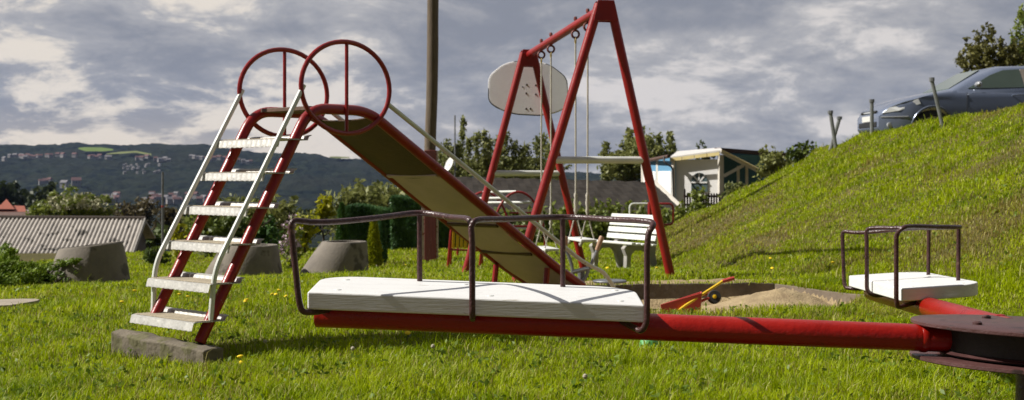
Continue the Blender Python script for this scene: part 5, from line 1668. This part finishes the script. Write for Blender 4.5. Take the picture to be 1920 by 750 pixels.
# spreading juniper, lower left
def juniper():
    r = np.random.default_rng(77); d0 = 14.0
    base = base_at(-28, d0)
    t = thing('juniper', 'spreading green juniper sprawling over the left concrete ring', 'juniper', base)
    mb = MB(); P = []; D = []
    for i in range(120):
        a = r.uniform(0, 2 * np.pi); el = r.uniform(.05, .55) if i > 30 else r.uniform(.4, .75); ln = r.uniform(.4, .78)
        s = np.array((base.x + r.normal() * .35, base.y + r.normal() * .3, base.z + .02))
        dv = np.array((math.cos(a) * 1.05, math.sin(a) * .8, math.tan(el) * .75))
        e = s + dv * ln
        gz = float(G(e[0], e[1])); e[2] = min(max(e[2], gz + .05), base.z + .60)
        m_ = (s + e) / 2 + UP * .10 * ln
        pts = catmull([s, m_, e], 6); mb.tube(pts, [.02 * (1 - k / len(pts)) + .003 for k in range(len(pts))], 5)
        n = 480; u = r.random(n) ** .75; k = np.clip((u * (len(pts) - 1)).astype(int), 0, len(pts) - 2)
        pp_ = np.array(pts); c = pp_[k] + (pp_[k + 1] - pp_[k]) * ((u * (len(pts) - 1)) % 1)[:, None]
        w_ = .10 * (1.2 - u)
        P.append(c + r.normal(size=(n, 3)) * np.stack([w_, w_, w_ * .5], 1)); D.append(np.tile(nrm(dv) + UP * .25, (n, 1)) + r.normal(size=(n, 3)) * .35)
    V, Q = leaf_cloud(np.concatenate(P), .017, 3.6, 0, .35, 5, np.concatenate(D))
    np_mesh('foliage', V, quads=Q, mats=M['juniper'], parent=t)
    build('stems', mb, M['bark'], t)


juniper()

# ------------------------------------------------------------------ dandelions
def dandelion(px, py, big=1.0, first=[]):
    p = on_ground(px, py + 6, 4.2, 20)
    if not first:
        st = MB().tube([(0, 0, -.02), (.006, 0, .05), (.004, .002, .088)], .0016, 6)
        head = MB()
        head.lathe([(.004, .084), (.017, .090), (.0185, .094), (.014, .099), (.006, .101)], (.004, .002, 0), 14)
        t = thing('dandelion', 'yellow dandelion flower standing in the lawn grass', 'flower', (0, 0, 0), 'dandelions in the lawn')
        h = build('flower_head', head, M['dandelion'], t); s_ = build('stalk', st, M['stalk'], t)
        first += [t, h, s_]
    else:
        t = first[0].copy(); COL.objects.link(t)
        for ch in first[1:]:
            c = ch.copy(); COL.objects.link(c); c.parent = t
    t.location = p; t.scale = (big, big, big); t.rotation_euler = (random.uniform(-.5, .1), random.uniform(-.3, .3), random.uniform(0, 6))


for px, py in ((456, 693), (302, 552), (316, 550), (336, 563), (463, 577), (519, 561), (522, 563), (227, 582), (512, 558), (763, 642), (452, 692), (545, 566), (248, 560), (1447, 512), (1442, 494), (1052, 500), (1142, 512),
               (975, 505), (760, 470), (1228, 512), (690, 505), (1560, 505), (350, 567), (466, 578)):
    dandelion(px, py, random.uniform(.75, 1.05))
def seed_head(px, py, first=[]):
    p = on_ground(px, py + 8, 4.2, 20)
    if not first:
        t = thing('seed_head', 'pale fluffy dandelion seed head in the lawn grass', 'flower', (0, 0, 0), 'dandelion seed heads in the lawn')
        h = build('fluff', MB().lathe([(.002, .082), (.014, .088), (.019, .099), (.014, .110), (.002, .116)], (0, 0, 0), 12), M['fluff'], t)
        s_ = build('stalk', MB().tube([(0, 0, -.02), (.004, 0, .09)], .0016, 6), M['stalk'], t); first += [t, h, s_]
    else:
        t = first[0].copy(); COL.objects.link(t)
        for ch in first[1:]:
            c = ch.copy(); COL.objects.link(c); c.parent = t
    t.location = p; t.scale = (.62, .62, .75); t.rotation_euler = (random.uniform(-.3, .2), random.uniform(-.3, .3), 0)


for px, py in ((662, 670), (491, 656), (705, 499), (1100, 728), (814, 666)): seed_head(px, py)

# ------------------------------------------------------------------ air
mb = MB().box((0, 1500, 65), (7400, 3300, 300))
hz = build('haze', mb, bpy.data.materials.new('haze_air'), smooth=False)
m = hz.data.materials[0]; m.use_nodes = True; nt = m.node_tree; nt.nodes.clear()
ov = nt.nodes.new('ShaderNodeOutputMaterial'); pv = nt.nodes.new('ShaderNodeVolumePrincipled')
pv.inputs['Color'].default_value = (.42, .58, 1.0, 1); pv.inputs['Density'].default_value = .00005; pv.inputs['Anisotropy'].default_value = .2
nt.links.new(pv.outputs[0], ov.inputs['Volume'])
hz['kind'] = 'stuff'; hz['label'] = 'thin bluish haze over the valley'
